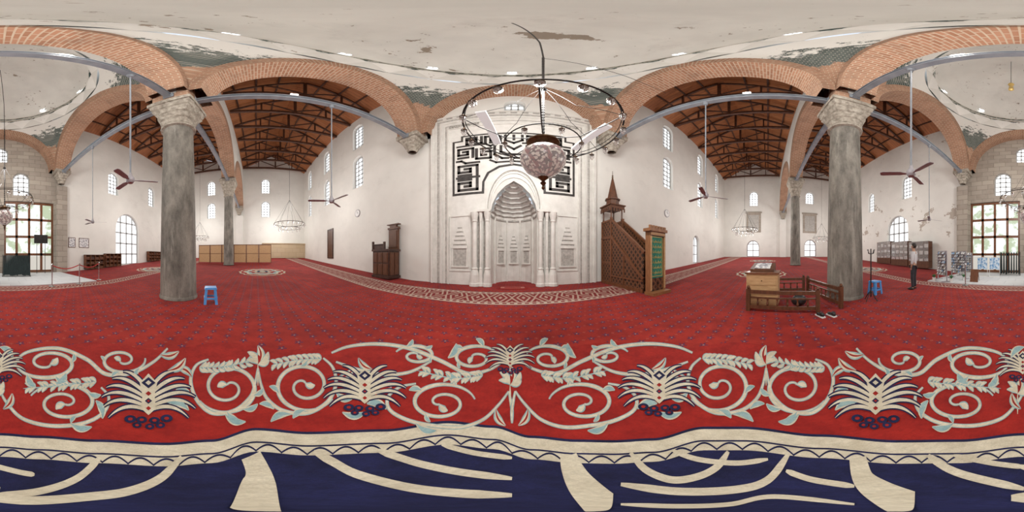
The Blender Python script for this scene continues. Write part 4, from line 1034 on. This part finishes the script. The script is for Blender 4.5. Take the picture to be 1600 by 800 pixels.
for i,y in enumerate((-5.3,-4.06,-2.82,-1.58,-.34,.9)):
    h=1.8; x=-16.2
    e=T('wooden_screen',(x,y,zf(x)+.012),'light wooden partition screen panel','screen',group='wooden partition screens')
    build(MB().box(-.03,.03,-.6,.6,.05,h),'panel',WDL,e); build(MB().box(-.05,.05,-.615,-.57,0,h+.03).box(-.05,.05,.57,.615,0,h+.03).box(-.05,.05,-.6,.6,h-.05,h+.02).box(-.05,.05,-.6,.6,.9,.94),'frame',WDR,e)
build(MB().box(XL+.003,XL+.6,.9,7.09,zf(XL)+.003,3.0).box(XL+.003,XL+.7,.85,7.09,2.999,3.12),'stone_bench',YST,label='yellowish stone block dado along the end wall',cat='stone dado')
for y in (2.3,-6.8):
    e=T('framed_niche',(XR,y,5.1),'grey stone framed niche on the end wall','niche',group='stone framed niches')
    build(MB().box(-.12,-.003,-1.15,-.85,0,3.2).box(-.12,-.003,.85,1.15,0,3.2).box(-.12,-.003,-.85,.85,0,.3).box(-.12,-.003,-.85,.85,2.9,3.2).box(-.2,-.003,-1.3,1.3,3.199,3.4),'frame',STN,e); build(MB().box(-.04,-.003,-.85,.85,.3,2.9).box(-.09,-.039,-.03,.03,.3,2.9).box(-.09,-.039,-.85,.85,1.5,1.56),'panel',MAR2,e)
for x in (XL+.25,XR-.25):
    ntr[0]+=1; build(MB().box(x-.25,x+.25,YC-.5,YC+.5,zf(x)-.1,7.15),'trim_%d'%ntr[0],PLA,label='plastered pilaster at the arcade end',cat='pilaster',**S)
# ------------------------------------------------------------ man
def skinned(J,edges,root,sub=2):
    me=bpy.data.meshes.new('tmp'); me.from_pydata([j[0] for j in J],edges,[]); ob=bpy.data.objects.new('tmp',me); COL.objects.link(ob)
    m=ob.modifiers.new('s','SKIN'); m.use_smooth_shade=True
    for i,j in enumerate(J):
        d=me.skin_vertices[0].data[i]; r=j[1]; d.radius=r if isinstance(r,tuple) else (r,r); d.use_root=(i==root)
    s=ob.modifiers.new('u','SUBSURF'); s.levels=sub; s.render_levels=sub
    dg=bpy.context.evaluated_depsgraph_get(); ev=ob.evaluated_get(dg); out=bpy.data.meshes.new_from_object(ev)
    bpy.data.objects.remove(ob,do_unlink=True); return out
def skpart(name,J,edges,root,mat,par,sub=2):
    me=skinned(J,edges,root,sub); me.materials.clear(); me.materials.append(mat)
    for p in me.polygons: p.use_smooth=True; p.material_index=0
    o=bpy.data.objects.new(name,me); COL.objects.link(o); o.parent=par; return o
man=T('person',(3.93,-4.9,.004),'standing man in white shirt and dark trousers','person',rz=D(-70))
J=[((0,0,.95),(.13,.10)),((0,0,1.15),(.12,.09)),((0,-.01,1.36),(.15,.095)),((0,0,1.47),(.06,.06)),((0,.01,1.54),(.05,.05)),((0,.015,1.60),(.065,.075)),((0,.01,1.68),(.075,.09)),((0,0,1.75),(.05,.06))]
Ed=[(0,1),(1,2),(2,3),(3,4),(4,5),(5,6),(6,7)]
for s_ in (-1,1):
    o=len(J); hx=s_
    J+=[((hx*.19,-.01,1.42),.055),((hx*.24,-.03,1.14),.043),((hx*.22,.14 if s_>0 else .02,.92 if s_<0 else 1.0),.032),((hx*.21,.19 if s_>0 else .04,.86 if s_<0 else .98),(.035,.02))]
    Ed+=[(2,o),(o,o+1),(o+1,o+2),(o+2,o+3)]
    o=len(J); J+=[((hx*.10,0,.86),.085),((hx*.11,.02,.48),.055),((hx*.12,-.01,.1),.04),((hx*.13,.02,.045),(.04,.035)),((hx*.14,.15,.03),(.035,.022))]
    Ed+=[(0,o),(o,o+1),(o+1,o+2),(o+2,o+3),(o+3,o+4)]
body_=skpart('body',J,Ed,0,SKIN,man)
for s_ in (-1,1):
    bx,by,bz=s_*.21,(.2 if s_>0 else .045),(.975 if s_>0 else .84)
    for f in range(4):
        L=(.07,.08,.075,.06)[f]; off=(-.027+f*.018)
        if s_>0: pts=[((bx+off,by,bz),.009),((bx+off,by+L*.6,bz-.005),.008),((bx+off*.9,by+L*.95,bz-.035),.007)]
        else: pts=[((bx,by+off,bz),.009),((bx+.005,by+off,bz-L*.6),.008),((bx+.02,by+off*.9,bz-L),.007)]
        skpart('finger',pts,[(0,1),(1,2)],0,SKIN,man,1)
    pts=[((bx-s_*.02,by-.02,bz+.01),.011),((bx-s_*.05,by+.02,bz-.01),.009),((bx-s_*.055,by+.05,bz-.02),.008)]
    skpart('thumb',pts,[(0,1),(1,2)],0,SKIN,man,1)
SJ=[((0,0,.92),(.155,.12)),((0,0,1.15),(.15,.115)),((0,-.01,1.36),(.175,.115)),((0,0,1.46),(.075,.07))]
SE=[(0,1),(1,2),(2,3)]
for s_ in (-1,1):
    o=len(SJ); SJ+=[((s_*.195,-.01,1.415),.072),((s_*.24,-.03,1.15),.06)]; SE+=[(2,o),(o,o+1)]
    if s_>0: SJ+=[((s_*.225,.09,1.04),.048)]; SE+=[(o+1,o+2)]
    else: SJ+=[((s_*.225,.01,.97),.048)]; SE+=[(o+1,o+2)]
skpart('shirt',SJ,SE,0,SHIRT,man)
TJ=[((0,0,.97),(.15,.115))];TE=[]
for s_ in (-1,1):
    o=len(TJ); TJ+=[((s_*.10,0,.86),.105),((s_*.11,.02,.48),.078),((s_*.12,-.01,.08),.062)]; TE+=[(0,o),(o,o+1),(o+1,o+2)]
skpart('trousers',TJ,TE,0,TROU,man)
for s_ in (-1,1): build(MB().ball((s_*.135,.07,.045),(.052,.145,.045),14),'shoe',SHOE,man,smooth=True)
build(MB().lathe([(.02,1.795),(.07,1.775),(.095,1.73),(.098,1.68),(.085,1.63),(.05,1.6)],(0,-.012,0),20,0,D(150),D(390)).lathe([(0,1.8),(.05,1.79),(.09,1.75),(.096,1.725)],(0,0,0),20),'hair',HAIR,man,smooth=True)
for s_ in (-1,1): build(MB().ball((s_*.032,.09,1.69),(.012,.006,.007),8,0).ball((s_*.032,.095,1.69),(.006,.004,.006),8,1),'eye',[WHT,SHOE],man)
build(MB().ball((0,.1,1.655),(.014,.022,.026),10),'nose',SKIN,man,smooth=True); build(MB().ball((0,.085,1.615),(.026,.01,.007),10),'mouth',RED,man)
for s_ in (-1,1): build(MB().ball((s_*.084,0,1.67),(.012,.022,.034),10),'ear',SKIN,man,smooth=True)
# ------------------------------------------------------------ lights
def pt(x,y,z,e,r=.8,c=(1,.985,.95)):
    l=bpy.data.lights.new('lamp','POINT'); l.energy=e; l.shadow_soft_size=r; l.color=c; o=bpy.data.objects.new('lamp_and_fill_light',l); o.location=(x,y,z); COL.objects.link(o)
pt(.5,2.58,5.6,760); pt(-.2,-7.2,5.6,650)
for x,y in ((-12,2.5),(14.6,2.1),(-19.5,-7),(20.5,-7)): pt(x,y,5.2,470)
for x,y in ((-20,2.5),(21.5,2.5),(-11,-7.2),(11.5,-7.2)): pt(x,y,5.2,400)  # fill lights added to brighten the aisles; no fixture hangs there
for x,y,a in FL: pt(x,y+.3*(1 if abs(a)<1 else 0),8.75,110,.2)
w=bpy.data.worlds.new('World'); scene.world=w; w.use_nodes=True; w.node_tree.nodes['Background'].inputs[0].default_value=(.8,.88,1,1); w.node_tree.nodes['Background'].inputs[1].default_value=1
# ------------------------------------------------------------ camera
cd=bpy.data.cameras.new('Camera'); cam=bpy.data.objects.new('Camera',cd); COL.objects.link(cam)
cam.location=(0,0,H); cam.rotation_euler=(pi/2,0,0); cd.type='PANO'
try: cd.panorama_type='EQUIRECTANGULAR'
except Exception: pass
try: cd.cycles.panorama_type='EQUIRECTANGULAR'
except Exception: pass
cd.clip_start=.02; scene.camera=cam
scene.view_settings.view_transform='Standard'
scene.view_settings.exposure=.08
